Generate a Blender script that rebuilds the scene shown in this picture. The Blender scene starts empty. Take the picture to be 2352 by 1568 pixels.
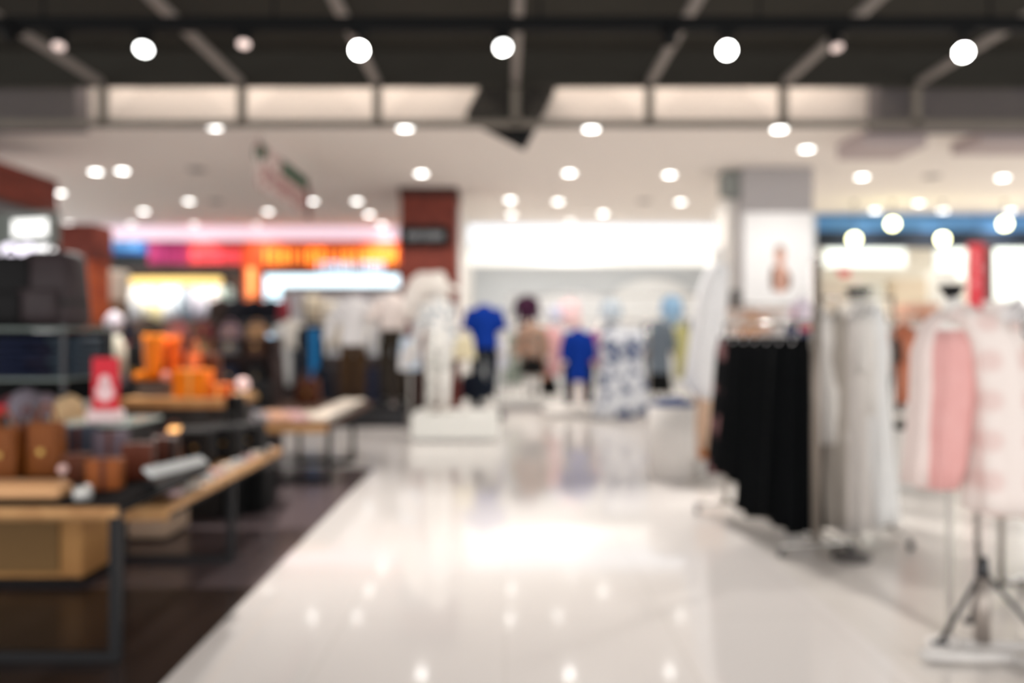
import bpy, bmesh, math, random
from mathutils import Vector, Matrix
random.seed(7)
PI = math.pi
sc = bpy.context.scene
COL = sc.collection
FPX, CX, HY, EYE = 1829.0, 1160.0, 770.0, 1.42

# ---------------------------------------------------------------- camera, world, exposure
cd = bpy.data.cameras.new('camera'); cam = bpy.data.objects.new('camera', cd); COL.objects.link(cam)
cam.location = (0, 0, EYE); cam.rotation_euler = (PI/2, 0, 0)
cd.sensor_width = 36.0; cd.lens = 36.0*FPX/2352
cd.shift_x = (1176-CX)/2352; cd.shift_y = -(784-HY)/2352
cd.clip_start = 0.05; cd.clip_end = 100
cd.dof.use_dof = True; cd.dof.focus_distance = 0.95; cd.dof.aperture_fstop = 1.45; cd.dof.aperture_blades = 9
cd.dof.aperture_rotation = 0.2
sc.camera = cam
w = bpy.data.worlds.new('world'); sc.world = w; w.use_nodes = True
w.node_tree.nodes['Background'].inputs[0].default_value = (1.0, 0.98, 0.965, 1)
w.node_tree.nodes['Background'].inputs[1].default_value = 1.75
sc.cycles.max_bounces = 7; sc.cycles.diffuse_bounces = 3; sc.cycles.glossy_bounces = 3
sc.view_settings.view_transform = 'Standard'; sc.view_settings.look = 'None'
sc.view_settings.exposure = 0.52; sc.view_settings.gamma = 1.0; sc.view_settings.use_curve_mapping = False
LAMP = 0.75          # overall strength of the shop lamps

# ---------------------------------------------------------------- helpers
def lin(c):
    c = c/255.0
    return c/12.92 if c <= 0.04045 else ((c+0.055)/1.055)**2.4
_m = {}
def mat(name, rgb, rough=0.6, metal=0.0, emit=0.0, var=0.06, scale=12.0, rgb2=None, pat=None, coat=0.0, trans=0.0, alpha=1.0, spec=0.25):
    if name in _m: return _m[name]
    m = bpy.data.materials.new(name); m.use_nodes = True
    nt = m.node_tree; N = nt.nodes; L = nt.links; b = N['Principled BSDF']
    c1 = tuple(lin(v) for v in rgb)+(1,)
    if rgb2 is None: c2 = tuple(max(0, v*(1-var*2)) for v in c1[:3])+(1,)
    else: c2 = tuple(lin(v) for v in rgb2)+(1,)
    tc = N.new('ShaderNodeTexCoord'); mp = N.new('ShaderNodeMapping'); L.new(tc.outputs['Object'], mp.inputs[0])
    r = N.new('ShaderNodeValToRGB')
    if pat == 'plaid':
        wv = N.new('ShaderNodeTexWave'); wv.inputs['Scale'].default_value = scale; wv.bands_direction = 'X'
        w2 = N.new('ShaderNodeTexWave'); w2.inputs['Scale'].default_value = scale; w2.bands_direction = 'Z'
        mx = N.new('ShaderNodeMath'); mx.operation = 'MULTIPLY'
        L.new(mp.outputs[0], wv.inputs[0]); L.new(mp.outputs[0], w2.inputs[0]); L.new(wv.outputs[1], mx.inputs[0]); L.new(w2.outputs[1], mx.inputs[1])
        f = mx.outputs[0]; r.color_ramp.elements[0].position = 0.2; r.color_ramp.elements[1].position = 0.7
    elif pat == 'floral':
        vo = N.new('ShaderNodeTexNoise'); vo.inputs['Scale'].default_value = scale; vo.inputs['Detail'].default_value = 2
        L.new(mp.outputs[0], vo.inputs[0]); f = vo.outputs[0]
        r.color_ramp.elements[0].position = 0.50; r.color_ramp.elements[1].position = 0.58
    elif pat == 'wood':
        mp.inputs['Scale'].default_value = (1, 0.12, 1)
        no = N.new('ShaderNodeTexNoise'); no.inputs['Scale'].default_value = scale; no.inputs['Detail'].default_value = 5
        L.new(mp.outputs[0], no.inputs[0]); f = no.outputs[0]
        r.color_ramp.elements[0].position = 0.35; r.color_ramp.elements[1].position = 0.7
    else:
        no = N.new('ShaderNodeTexNoise'); no.inputs['Scale'].default_value = scale; no.inputs['Detail'].default_value = 3
        L.new(mp.outputs[0], no.inputs[0]); f = no.outputs[0]
    r.color_ramp.elements[0].color = c1; r.color_ramp.elements[1].color = c2
    L.new(f, r.inputs[0]); L.new(r.outputs[0], b.inputs['Base Color'])
    b.inputs['Roughness'].default_value = rough; b.inputs['Metallic'].default_value = metal
    b.inputs['Specular IOR Level'].default_value = spec
    if coat: b.inputs['Coat Weight'].default_value = coat; b.inputs['Coat Roughness'].default_value = 0.06
    if trans: b.inputs['Transmission Weight'].default_value = trans
    if alpha < 1: b.inputs['Alpha'].default_value = alpha
    if emit:
        L.new(r.outputs[0], b.inputs['Emission Color']); b.inputs['Emission Strength'].default_value = emit
    _m[name] = m; return m

def bx(bm, x0, x1, y0, y1, z0, z1, bev=0.0):
    r = bmesh.ops.create_cube(bm, size=1.0)
    for v in r['verts']:
        v.co = Vector(((x0+x1)/2+v.co.x*(x1-x0), (y0+y1)/2+v.co.y*(y1-y0), (z0+z1)/2+v.co.z*(z1-z0)))
    if bev:
        es = list({e for v in r['verts'] for e in v.link_edges})
        bmesh.ops.bevel(bm, geom=es, offset=bev, segments=2, profile=0.5, affect='EDGES')
def tube(bm, a, b, r1, r2=None, n=12):
    a, b = Vector(a), Vector(b); r2 = r1 if r2 is None else r2
    d = b-a; q = d.to_track_quat('Z', 'Y').to_matrix().to_4x4()
    bmesh.ops.create_cone(bm, cap_ends=True, segments=n, radius1=max(r1,1e-4), radius2=max(r2,1e-4), depth=d.length, matrix=Matrix.Translation((a+b)/2) @ q)
def ball(bm, c, rx, ry=None, rz=None, n=16):
    ry = rx if ry is None else ry; rz = rx if rz is None else rz
    bmesh.ops.create_uvsphere(bm, u_segments=n, v_segments=max(6, n//2), radius=1.0, matrix=Matrix.Translation(c) @ Matrix.Diagonal((rx, ry, rz, 1)))
def loft(bm, rings, cap=True):
    vs = [[bm.verts.new(p) for p in r] for r in rings]; n = len(rings[0])
    for i in range(len(vs)-1):
        for j in range(n):
            bm.faces.new((vs[i][j], vs[i][(j+1) % n], vs[i+1][(j+1) % n], vs[i+1][j]))
    if cap: bm.faces.new(list(reversed(vs[0]))); bm.faces.new(vs[-1])
def oval(cx, cy, z, rx, ry, n=32, folds=0, amp=0, ph=0, zamp=0):
    out = []
    for i in range(n):
        a = 2*PI*i/n; k = 1+amp*math.sin(folds*a+ph)+amp*0.5*math.sin((folds*1.7)//1*a+ph*2.3)
        out.append((cx+rx*k*math.cos(a), cy+ry*k*math.sin(a), z+zamp*math.sin(3*a+ph)))
    return out
def lathe(bm, cx, cy, prof, n=24):
    loft(bm, [[(cx+r*math.cos(2*PI*i/n), cy+r*math.sin(2*PI*i/n), z) for i in range(n)] for r, z in prof])
def obj(name, bm, m, parent=None, smooth=False, loc=None):
    bmesh.ops.recalc_face_normals(bm, faces=bm.faces)
    me = bpy.data.meshes.new(name); bm.to_mesh(me); bm.free()
    if smooth:
        for p in me.polygons: p.use_smooth = True
    me.materials.append(m); o = bpy.data.objects.new(name, me); COL.objects.link(o)
    if parent is not None: o.parent = parent
    if loc is not None: o.location = loc
    return o
def part(name, fn, m, parent=None, smooth=False):
    bm = bmesh.new(); fn(bm); return obj(name, bm, m, parent, smooth)
def tag(o, label, cat, group=None, kind=None):
    o['label'] = label; o['category'] = cat
    if group: o['group'] = group
    if kind: o['kind'] = kind
    return o
def thing(name, label, cat, loc=(0, 0, 0), rz=0.0, group=None):
    o = bpy.data.objects.new(name, None); COL.objects.link(o); o.empty_display_size = 0.1
    o.location = loc; o.rotation_euler = (0, 0, rz); return tag(o, label, cat, group)
def struct(name, fn, m):
    o = part(name, fn, m); o['kind'] = 'structure'; return o
def wx(px, y): return (px-CX)/FPX*y
def wz(py, y): return EYE+(HY-py)/FPX*y

# ---------------------------------------------------------------- materials
WHITE = mat('white_paint', (236, 232, 226), 0.7)
CEIL = mat('white_ceiling_board', (240, 232, 224), 0.9, var=0.01, scale=1)
FASC = mat('bulkhead_plaster', (238, 226, 216), 0.9, var=0.02, scale=2)
DARKC = mat('charcoal_ceiling', (62, 60, 55), 0.9, scale=3, spec=.1)
RAILM = mat('ceiling_rail_grey', (150, 142, 136), 0.6)
SCREENM = mat('screen_steel', (128, 120, 110), 0.6)
BLACK = mat('black_paint', (15, 16, 17), 0.7, spec=.15)
BLACKG = mat('black_gloss', (16, 17, 18), 0.25)
GREYB = mat('grey_bulkhead', (110, 104, 106), 0.8)
REDW = mat('red_brown_timber', (128, 58, 44), 0.55, rgb2=(94, 38, 28), pat='wood', scale=6)
ORW = mat('orange_brown_timber', (205, 98, 48), 0.5, rgb2=(168, 66, 30), pat='wood', scale=5)
GREYCOL = mat('grey_column_board', (176, 172, 172), 0.7)
STEEL = mat('chrome_tube', (196, 192, 186), 0.22, metal=0.9)
DSTEEL = mat('dark_steel', (70, 70, 72), 0.35, metal=0.6)
WOODT = mat('oak_board', (196, 150, 100), 0.5, rgb2=(166, 120, 76), pat='wood', scale=8)
TAN = mat('tan_panel', (184, 136, 82), 0.5, rgb2=(160, 114, 66), pat='wood', scale=6)
GLASS = mat('clear_glass', (226, 240, 234), 0.08, alpha=0.35)
ACRYL = mat('white_acrylic', (232, 236, 236), 0.2, alpha=0.75)
MANQ = mat('mannequin_white', (240, 236, 230), 0.35)
SKINT = mat('mannequin_tan', (196, 142, 110), 0.4)
NAVY = mat('navy_cloth', (34, 42, 72), 0.85)
def emi(name, rgb, s): return mat(name, rgb, 0.5, emit=s, var=0.0)

# ---------------------------------------------------------------- floor
def tile_mat(name, rgb, grout, size, rough, mixn=0.02, spec=0.5):
    m = bpy.data.materials.new(name); m.use_nodes = True; nt = m.node_tree; N = nt.nodes; L = nt.links; b = N['Principled BSDF']
    tc = N.new('ShaderNodeTexCoord'); br = N.new('ShaderNodeTexBrick'); L.new(tc.outputs['Object'], br.inputs[0])
    br.offset = 0; br.inputs['Scale'].default_value = 1/size; br.inputs['Brick Width'].default_value = 1; br.inputs['Row Height'].default_value = 1
    br.inputs['Mortar Size'].default_value = 0.004
    c = tuple(lin(v) for v in rgb)
    br.inputs['Color1'].default_value = c+(1,); br.inputs['Color2'].default_value = tuple(v*(1-mixn) for v in c)+(1,)
    br.inputs['Mortar'].default_value = tuple(lin(v) for v in grout)+(1,)
    L.new(br.outputs[0], b.inputs['Base Color']); b.inputs['Roughness'].default_value = rough; b.inputs['Specular IOR Level'].default_value = spec
    return m
TILE = tile_mat('polished_white_tile', (232, 226, 222), (214, 208, 202), 0.8, 0.07, spec=0.7)
TILE2 = tile_mat('satin_grey_tile', (222, 216, 210), (196, 190, 184), 0.6, 0.22)
WOODF = mat('dark_plank_floor', (58, 48, 45), 0.25, rgb2=(40, 33, 31), pat='wood', scale=9)
XL, XR = -1.40, 1.69
struct('floor', lambda b: bx(b, XL, XR, -3, 12.3, -0.05, 0), TILE)
struct('floor', lambda b: bx(b, -13, XL, -3, 4.48, -0.05, 0), WOODF)
struct('floor', lambda b: bx(b, -13, XL, 4.48, 8.5, -0.05, 0), tile_mat('mauve_grey_tile', (98, 86, 88), (70, 62, 62), 1.2, 0.2, spec=.5))
struct('floor', lambda b: (bx(b, -13, XL, 8.5, 12.3, -0.05, 0)), TILE)
struct('floor', lambda b: (bx(b, XR, 15, -3, 12.3, -0.05, 0)), TILE2)
struct('floor', lambda b: bx(b, -13, -1.5, 12.3, 24, -0.05, 0), WOODF)
struct('floor', lambda b: bx(b, -1.5, 15, 12.3, 24, -0.05, 0), TILE2)

# ---------------------------------------------------------------- ceilings, bulkheads, walls
CZ = EYE+2.6
struct('ceiling', lambda b: bx(b, -13, 15, 10.0, 24, CZ, CZ+0.1), CEIL)
struct('ceiling', lambda b: bx(b, -13, 15, -3, 9.45, 4.78, 4.88), DARKC)
struct('trim_1', lambda b: bx(b, -13, 15, 10.0, 10.08, CZ+0.1, 4.9), FASC)
struct('trim_2', lambda b: bx(b, -13, 15, 9.42, 9.6, 4.44, 4.9), DARKC)
struct('trim_3', lambda b: bx(b, -13, wx(182, 9.75), 9.68, 9.98, wz(295, 9.75), 4.9), GREYB)
struct('trim_4', lambda b: bx(b, wx(2012, 9.75), 15, 9.68, 9.98, wz(298, 9.75), 4.9), GREYB)
struct('trim_5', lambda b: bx(b, wx(2012, 9.75), 5.35, 10.1, 10.9, CZ-0.2, CZ), mat('pale_mauve_board', (190, 176, 174), 0.8))
struct('trim_6', lambda b: bx(b, 6.05, 15, 10.1, 10.8, CZ-0.16, CZ), _m['pale_mauve_board'])
#struct('wall_left', lambda b: bx(b, -13.2, -13, -3, 24, 0, 4.9), mat('warm_dark_wall', (96, 70, 60), 0.7))
#struct('wall_right', lambda b: bx(b, 15, 15.2, -3, 24, 0, 4.9), WHITE)
struct('wall_back', lambda b: bx(b, -13, -1.1, 23.0, 23.2, 0, CZ), mat('shop_back_wall_umber', (112, 88, 74), 0.7))
struct('wall_back', lambda b: bx(b, -1.1, 6.9, 23.0, 23.2, 0, CZ), mat('shop_back_wall_pale', (226, 230, 232), 0.7))
struct('wall_back', lambda b: bx(b, 6.9, 15, 23.0, 23.2, 0, CZ), mat('shop_back_wall_cream', (236, 230, 214), 0.7))
struct('wall_divider', lambda b: bx(b, -1.02, -0.9, 14.6, 22.9, 0, CZ), WHITE)
struct('wall_divider', lambda b: bx(b, 6.2, 6.4, 17.0, 22.9, 0, CZ), WHITE)

cv = thing('added_fascia_light', 'slim unseen light strip added behind the dark beam at the ceiling edge', 'light', (0, 9.64, 4.62))  # unseen strip added to brighten the plaster fascia behind the screen
part('strip', lambda b: bx(b, -5.1, 4.4, -.02, .02, -.02, .02), mat('fascia_fill_glow', (255, 240, 224), .5, emit=9, var=0), cv)
# mesh screen and its rails: one framework
scr = thing('mesh_screen_frame', 'grey steel mesh screen framework crossing the dark ceiling and dropping before the white ceiling', 'screen', (0, 9.5, CZ))
SX = [wx(p, 9.5) for p in (-70, 240, 558, 868, 1184, 1490, 1797, 2102, 2410)]
def L2(fn):
    def g(b):
        fn(b)
        for v in b.verts: v.co -= Vector((0, 9.5, CZ))
    return g
ZB, ZT = wz(288, 9.5), wz(192, 9.5)
for x in SX:
    part('rail', L2(lambda b: (bx(b, x-0.045, x+0.045, 1.0, 9.5, 4.38, 4.44))), RAILM, scr)
    part('post', L2(lambda b: (bx(b, x-0.05, x+0.05, 9.44, 9.5, ZB, 4.44))), SCREENM, scr)
part('bottom_bar', L2(lambda b: bx(b, -7, 7.2, 9.44, 9.5, ZB-0.03, ZB+0.05)), SCREENM, scr)
part('top_bar', L2(lambda b: bx(b, -7, 7.2, 9.40, 9.5, ZT-0.05, 4.46)), DARKC, scr)
for i in range(8):
    def wires(b, x0=SX[i], x1=SX[i+1]):
        h = ZT-ZB; s = 0.05; x = x0
        while x < x1-0.02:
            for d in (1, -1):
                xa, xb = (x, x+h) if d > 0 else (x, x-h)
                za, zb = ZB, ZT
                t = 1.0
                if xb > x1: t = (x1-xa)/h
                if xb < x0: t = (xa-x0)/h
                xb = xa+(xb-xa)*t; zb = za+(zb-za)*t
                if t > 0.05:
                    w_ = 0.0025
                    vs = [b.verts.new(p) for p in ((xa-w_, 9.47, za), (xa+w_, 9.47, za), (xb+w_, 9.47, zb), (xb-w_, 9.47, zb))]
                    b.faces.new(vs)
            x += s
        r = bmesh.ops.extrude_face_region(b, geom=b.faces[:])
        for v in [e for e in r['geom'] if isinstance(e, bmesh.types.BMVert)]: v.co.y += 0.006
    part('wire_mesh', L2(wires), SCREENM, scr)

# ---------------------------------------------------------------- lighting track and spotlights
TY, TZ = 6.9, wz(57, 6.9)
tr = thing('lighting_track', 'long black lighting track crossing the dark ceiling from side to side', 'track', (0, TY, TZ))
part('track_body', lambda b: bx(b, -5.2, 5.4, -0.05, 0.05, -0.05, 0.06, 0.01), BLACK, tr)
for x in (-4, -2, 0.3, 2.2, 4.2):
    part('suspension_rod', lambda b: tube(b, (x, 0, 0.05), (x, 0, 4.78-TZ), 0.012), BLACK, tr)
ordn = ['first', 'second', 'third', 'fourth', 'fifth', 'sixth', 'seventh', 'eighth', 'ninth', 'tenth', 'eleventh']
SP = [(30, 85, 0, 'black and turned away'), (135, 105, 0.6, 'with a dim half-hidden glow'), (330, 112, 9, 'glowing bright white'), (560, 100, 0.9, 'with a dim bluish reflector'),
      (825, 115, 26, 'blazing white at the camera'), (1155, 108, 8, 'glowing white above the hanging loudspeaker'), (1538, 95, 0, 'black and turned away'),
      (1670, 115, 24, 'blazing white at the camera'), (1922, 108, 0.5, 'dark with a faint reflector'), (2213, 120, 26, 'blazing white near the right edge')]
for i, (px, py, s, d) in enumerate(SP):
    x, z = wx(px, TY), wz(py, TY)
    t = thing('track_spotlight', 'black track spotlight, %s from the left, %s' % (ordn[i], d), 'spotlight', (x, TY, TZ-0.05), 0, 'spotlights on the lighting track')
    h = z-(TZ-0.05)
    if s > 12: ax = Vector((-x*0.12, -1, -0.75)).normalized()
    elif s > 2: ax = Vector((0.1, -0.6, -1)).normalized()
    elif s > 0: ax = Vector((0.1, -0.35, -1)).normalized()
    else: ax = Vector((0.2, 0.9, -0.6)).normalized()
    c = Vector((0, 0, h))
    part('stem', lambda b: tube(b, (0, 0, 0.0), c-ax*0.06, 0.022), BLACK, t)
    part('adapter', lambda b: bx(b, -0.08, 0.08, -0.03, 0.03, -0.035, 0.0, 0.006), BLACK, t)
    part('housing', lambda b: tube(b, c-ax*0.13, c, 0.05, 0.068, 20), BLACK, t, True)
    lm = mat('spot_lens_%d' % i, (255, 255, 252) if s > 2 else (236, 214, 206), 0.3, emit=s, var=0) if s > 0 else BLACKG
    part('lens', lambda b: tube(b, c-ax*0.002, c+ax*0.012, 0.062 if s > 2 else 0.05, None, 20), lm, t)
    if s > 2:
        ld = bpy.data.lights.new('bulb', 'SPOT'); ld.energy = 170*LAMP; ld.spot_size = 1.3; ld.spot_blend = 0.6; ld.shadow_soft_size = 0.05; ld.color = (1, .95, .9)
        lo = bpy.data.objects.new('bulb', ld); COL.objects.link(lo); lo.parent = t; lo.location = c+ax*0.03
        if px == 1155: ld.energy = 520*LAMP; ld.spot_size = .8; lo.rotation_euler = (Vector((-.9, 10.8, 1.3))-Vector((x, TY, z))).to_track_quat('-Z', 'Y').to_euler(); continue
        if px == 330: ld.energy = 760*LAMP; lo.rotation_euler = (Vector((-2.6, 6.4, 1.0))-Vector((x, TY, z))).to_track_quat('-Z', 'Y').to_euler(); continue
        lo.rotation_euler = (ax if s < 12 else Vector((ax.x, ax.y, -1.6)).normalized()).to_track_quat('-Z', 'Y').to_euler()

# ---------------------------------------------------------------- recessed downlights
DL = {'nearest': [(492, 289, 1), (930, 291, 1), (1358, 293, 1), (1790, 294, 1)],
      'lone': [(1853, 340, .8)],
      'second': [(220, 392, 1), (281, 390, 1), (968, 396, 1), (1308, 395, 1), (1538, 399, .9), (1980, 404, 1), (2303, 406, 1)],
      'third': [(124, 458, .4), (138, 441, 1), (434, 460, .8), (717, 460, 1), (820, 460, .9), (1172, 457, 1), (1282, 461, .6), (1563, 462, .8), (2110, 465, .5)],
      'fourth': [(330, 483, 1), (616, 484, .6), (848, 490, 1), (1175, 490, .8), (1385, 488, .7), (1653, 490, .9), (2010, 482, .7), (2166, 482, .9), (2320, 483, .9)],
      'farthest': [(159, 511, .35), (302, 512, .35), (446, 513, .35), (590, 513, .2), (877, 514, .7), (1310, 506, .3)]}
TRIM = mat('downlight_trim', (238, 236, 232), 0.4)
for row, ls in DL.items():
    for k, (px, py, s) in enumerate(sorted(ls)):
        y = 2.6*FPX/(HY-py); x = wx(px, y)
        lab = ('round recessed downlight alone between the nearest and second rows of the white ceiling' if row == 'lone' else
               'round recessed downlight, %s from the left in the %s row of the white ceiling' % (ordn[k], row))
        t = thing('recessed_downlight', lab, 'ceiling light', (x, y, CZ), 0, 'recessed downlights in the white ceiling')
        r = 0.09
        part('trim_ring', lambda b: lathe(b, 0, 0, [(r, 0.0), (r+0.03, 0.0), (r+0.03, -0.012), (r, -0.02)]), TRIM, t)
        part('lens', lambda b: lathe(b, 0, 0, [(0.001, -0.03), (r*0.95, -0.022), (r*0.95, -0.004), (0.001, -0.003)]),
             mat('downlight_lens_%s' % s, (255, 253, 248), 0.4, emit=(11 if y > 13 else 8)*s, var=0), t)
        ld = bpy.data.lights.new('bulb', 'SPOT'); ld.energy = (150 if row == 'nearest' else 105)*LAMP*(0.5+s*0.5)*(1.3 if row == 'farthest' else 1); ld.spot_size = 2.4; ld.spot_blend = 0.7
        ld.shadow_soft_size = 0.05; ld.color = (1, .955, .91)
        lo = bpy.data.objects.new('bulb', ld); COL.objects.link(lo); lo.parent = t; lo.location = (0, 0, -0.05)
        if row == 'nearest':
            ld.energy *= 6.0 if px == 1358 else 1.1
            lo.rotation_euler = (Vector((.85, -5.0, -3.7)) if px == 1358 else Vector((0.10, -1.0, -1.5))).normalized().to_track_quat('-Z', 'Y').to_euler(); ld.spot_size = .95 if px == 1358 else 1.7; ld.spot_blend = .6
for px, py, d in ((452, 388, 'left of the hanging banner'), (495, 461, 'nearest the left shop sign'), (2140, 404, 'right of the grey column'), (1480, 461, 'above the white shop')):
    y = 2.6*FPX/(HY-py)
    t = thing('air_grille', 'small grey round air grille in the white ceiling %s' % d, 'grille', (wx(px, y), y, CZ), 0, 'air grilles in the white ceiling')
    part('rim', lambda b: lathe(b, 0, 0, [(0.08, 0), (0.15, 0), (0.14, -0.02), (0.08, -0.02)]), mat('grille_grey', (176, 170, 164), .6), t)
    part('disc', lambda b: lathe(b, 0, 0, [(0.001, -0.01), (0.08, -0.012), (0.06, -0.03), (0.001, -0.03)]), mat('grille_dark', (120, 116, 112), .6), t)

# ---------------------------------------------------------------- hanging loudspeaker and banner
y = 9.8
t = thing('hanging_loudspeaker', 'black square loudspeaker hung tilted under the ceiling edge', 'loudspeaker', (wx(1173, y), y, CZ))
rot = Matrix.Translation((0, 0, wz(238, y)-CZ)) @ Matrix.Rotation(math.radians(27.6), 4, 'Y')
def lsp(b, x0, x1, y0, y1, z0, z1, bev=0.0):
    bx(b, x0, x1, y0, y1, z0, z1, bev)
    for v in b.verts: v.co = rot @ v.co
sp_h = 0.36
t.location.z = CZ
part('cabinet', lambda b: lsp(b, -.41, .41, -.16, .14, -.41, .41, 0.02), BLACK, t)
part('grille', lambda b: lsp(b, -.36, .36, -.18, -.16, -.36, .36, 0.008), mat('speaker_cloth', (26, 27, 27), .9), t)
part('bracket', lambda b: bx(b, -.03, .03, .13, .17, 0.1, 0.85), DSTEEL, t)
bny0, bny1, bnx = 7.9+2.3, 9.93+2.9, wx(590, 10.2)
bn = thing('hanging_banner', 'pale double-sided banner with green band hung edge-on from the white ceiling', 'banner', (bnx, bny0, CZ))
zt = CZ-0.09-EYE
def ban(b): bx(b, -0.008, 0.008, 0, 2.75, -0.70, -0.08)
part('fabric', ban, mat('banner_print', (218, 206, 200), .8, rgb2=(170, 116, 112), pat='floral', scale=9), bn)
part('green_band', lambda b: bx(b, 0.009, 0.014, 1.1, 2.6, -0.30, -0.10), mat('banner_green', (42, 84, 60), .8), bn)
part('green_mark', lambda b: lathe(b, 0.0, 0.14, [(0.03, -0.32), (0.08, -0.3), (0.08, -0.15), (0.03, -0.12)]), mat('banner_green', (42, 84, 60), .8), bn)
part('end_strip', lambda b: bx(b, 0.009, 0.015, 2.45, 2.75, -0.72, -0.24), mat('banner_maroon', (110, 60, 58), .8), bn)
part('letter_row', lambda b: [bx(b, 0.009, 0.014, 0.35+i*0.17, 0.35+i*0.17+0.05, -0.62, -0.36) for i in range(12)], mat('banner_rose', (160, 92, 92), .8), bn)
for yy in (0.15, 2.6): part('cord', lambda b: tube(b, (0, yy, -0.08), (0, yy, 0), 0.006), DSTEEL, bn)

# ---------------------------------------------------------------- columns and signs
y = 14.0
t = thing('timber_column', 'red-brown timber-clad square column rising to the ceiling', 'column', (wx(984, y), y, 0))
hw = 65/FPX*y
part('shaft', lambda b: bx(b, -hw, hw, 0, 0.9, 0, CZ, 0.01), REDW, t)
part('capital', lambda b: bx(b, -hw-0.02, hw+0.02, -0.02, 0.92, CZ-0.16, CZ), mat('column_dark_cap', (70, 36, 30), .6), t)
for zz in (1.0, 2.2): part('panel_joint', lambda b: bx(b, -hw-0.004, hw+0.004, -0.005, 0.5, zz, zz+0.02), BLACK, t)
t = thing('column_sign', 'black wall sign with grey lettering on the red-brown column', 'sign', (wx(976, y), y, wz(543, y)))
part('sign_board', lambda b: bx(b, -.44, .44, -0.12, -0.005, -.18, .18, 0.03), BLACK, t)
def glyphs(b, x0, x1, z0, z1, yf, n, seed=1, yb=0.02):
    r = random.Random(seed); wd = (x1-x0)/n
    for i in range(n):
        a = x0+i*wd+wd*0.12; c = a+wd*0.66
        k = r.choice('OIEHN')
        bw = wd*0.16
        if k != 'I': bx(b, a, a+bw, yf, yf+yb, z0, z1)
        if k in 'OHN': bx(b, c-bw, c, yf, yf+yb, z0, z1)
        if k == 'I': bx(b, (a+c)/2-bw/2, (a+c)/2+bw/2, yf, yf+yb, z0, z1)
        if k in 'OE': bx(b, a, c, yf, yf+yb, z1-bw, z1); bx(b, a, c, yf, yf+yb, z0, z0+bw)
        if k in 'EH': bx(b, a, c, yf, yf+yb, (z0+z1)/2-bw/2, (z0+z1)/2+bw/2)
part('lettering', lambda b: glyphs(b, -.34, .34, -.07, .07, -0.135, 8, 3), mat('sign_letter_grey', (186, 188, 192), .5), t)

y = 12.3
x0, x1 = wx(1705, y), wx(1868, y)
t = thing('grey_column', 'square pale grey column with dark slot near its top', 'column', ((x0+x1)/2, y, 0))
hw = (x1-x0)/2
part('shaft', lambda b: bx(b, -hw, hw, 0, 0.9, 0, CZ, 0.01), GREYCOL, t)
part('service_box', lambda b: bx(b, -hw-0.26, -hw, 0.1, 0.4, CZ-0.42, CZ-0.04, 0.02), mat('service_box_grey', (140, 144, 140), .6), t)
part('rear_wing', lambda b: bx(b, -hw-0.16, -hw, 0.3, 0.9, 0, CZ-0.45), WHITE, t)
ps = thing('column_poster', 'tall white poster of a dark-haired person covering the grey column front', 'poster', ((x0+x1)/2, y, 1.0))
part('poster_sheet', lambda b: bx(b, -hw+0.02, hw-0.02, -0.03, -0.004, 0.2, wz(488, y)-1.0), mat('poster_white', (246, 246, 246), .5), ps)
part('poster_border', lambda b: bx(b, hw-.02, hw+.03, -0.04, -0.004, 0.0, wz(488, y)-1.0), mat('poster_edge', (190, 196, 200), .5), ps)
def fig(b):
    c = wx(1790, y)-(x0+x1)/2
    ball(b, (c, -0.035, wz(590, y)-1), .085, .012, .13)
    ball(b, (c+.01, -0.033, wz(640, y)-1), .13, .012, .22)
part('poster_figure', fig, mat('poster_skin', (214, 168, 150), .6), ps)
def hair(b):
    c = wx(1790, y)-(x0+x1)/2
    ball(b, (c-.1, -0.034, wz(640, y)-1), .05, .014, .2); ball(b, (c+.12, -0.034, wz(645, y)-1), .05, .014, .14); ball(b, (c, -0.032, wz(577, y)-1), .08, .010, .09)
part('poster_hair', hair, mat('poster_hair_brown', (120, 86, 70), .6), ps)

# ---------------------------------------------------------------- left kiosk (bulkhead, post, lit sign)
t = thing('kiosk_canopy', 'red-brown timber canopy over the luggage stand at the left edge', 'canopy', (-7.4, 9.9, 3.15))
part('fascia', lambda b: bx(b, -2.0, 1.0, 0, 1.5, 0.0, 0.48, 0.01), REDW, t)
part('underside_trim', lambda b: bx(b, -2.0, 1.03, -0.03, 1.53, -0.05, 0.0), mat('canopy_trim_dark', (66, 48, 44), .6), t)
y = 12.0
t = thing('kiosk_post', 'orange-brown timber post behind the dark backpack', 'post', (wx(178, y), y, 0))
part('shaft', lambda b: bx(b, -.24, .24, 0, .5, 0, 3.1, 0.01), ORW, t)
part('head_board', lambda b: bx(b, -.32, .27, -.03, .53, 2.55, 3.1, 0.01), REDW, t)
part('foot_board', lambda b: bx(b, -.27, .27, -.03, .53, 0, .16, 0.01), REDW, t)
y = 8.0
t = thing('kiosk_lightbox', 'glowing white sign panel at the left edge above the black backpack', 'sign', (wx(70, y), y, wz(523, y)), math.radians(-16))
part('frame', lambda b: bx(b, -.3, .26, 0, .12, -.17, .17, .02), mat('lightbox_frame_grey', (120, 124, 120), .5), t)
part('lit_face', lambda b: bx(b, -.22, .22, -.012, 0, -.085, .085, .004), emi('lightbox_glow', (240, 240, 236), 1.0), t)
t = thing('kiosk_lamp', 'pair of small white globe lamps under the glowing sign panel', 'lamp', (wx(55, y), y-.1, wz(580, y)))
part('bracket', lambda b: (bx(b, -.2, .2, .08, .12, -.02, .02), bx(b, -.01, .01, .1, .12, 0, .1)), DSTEEL, t)
for xx in (-.08, .1): part('globe', lambda b: ball(b, (xx, 0, 0), .085), emi('globe_glow', (238, 232, 246), 1.1), t, True)
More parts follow.
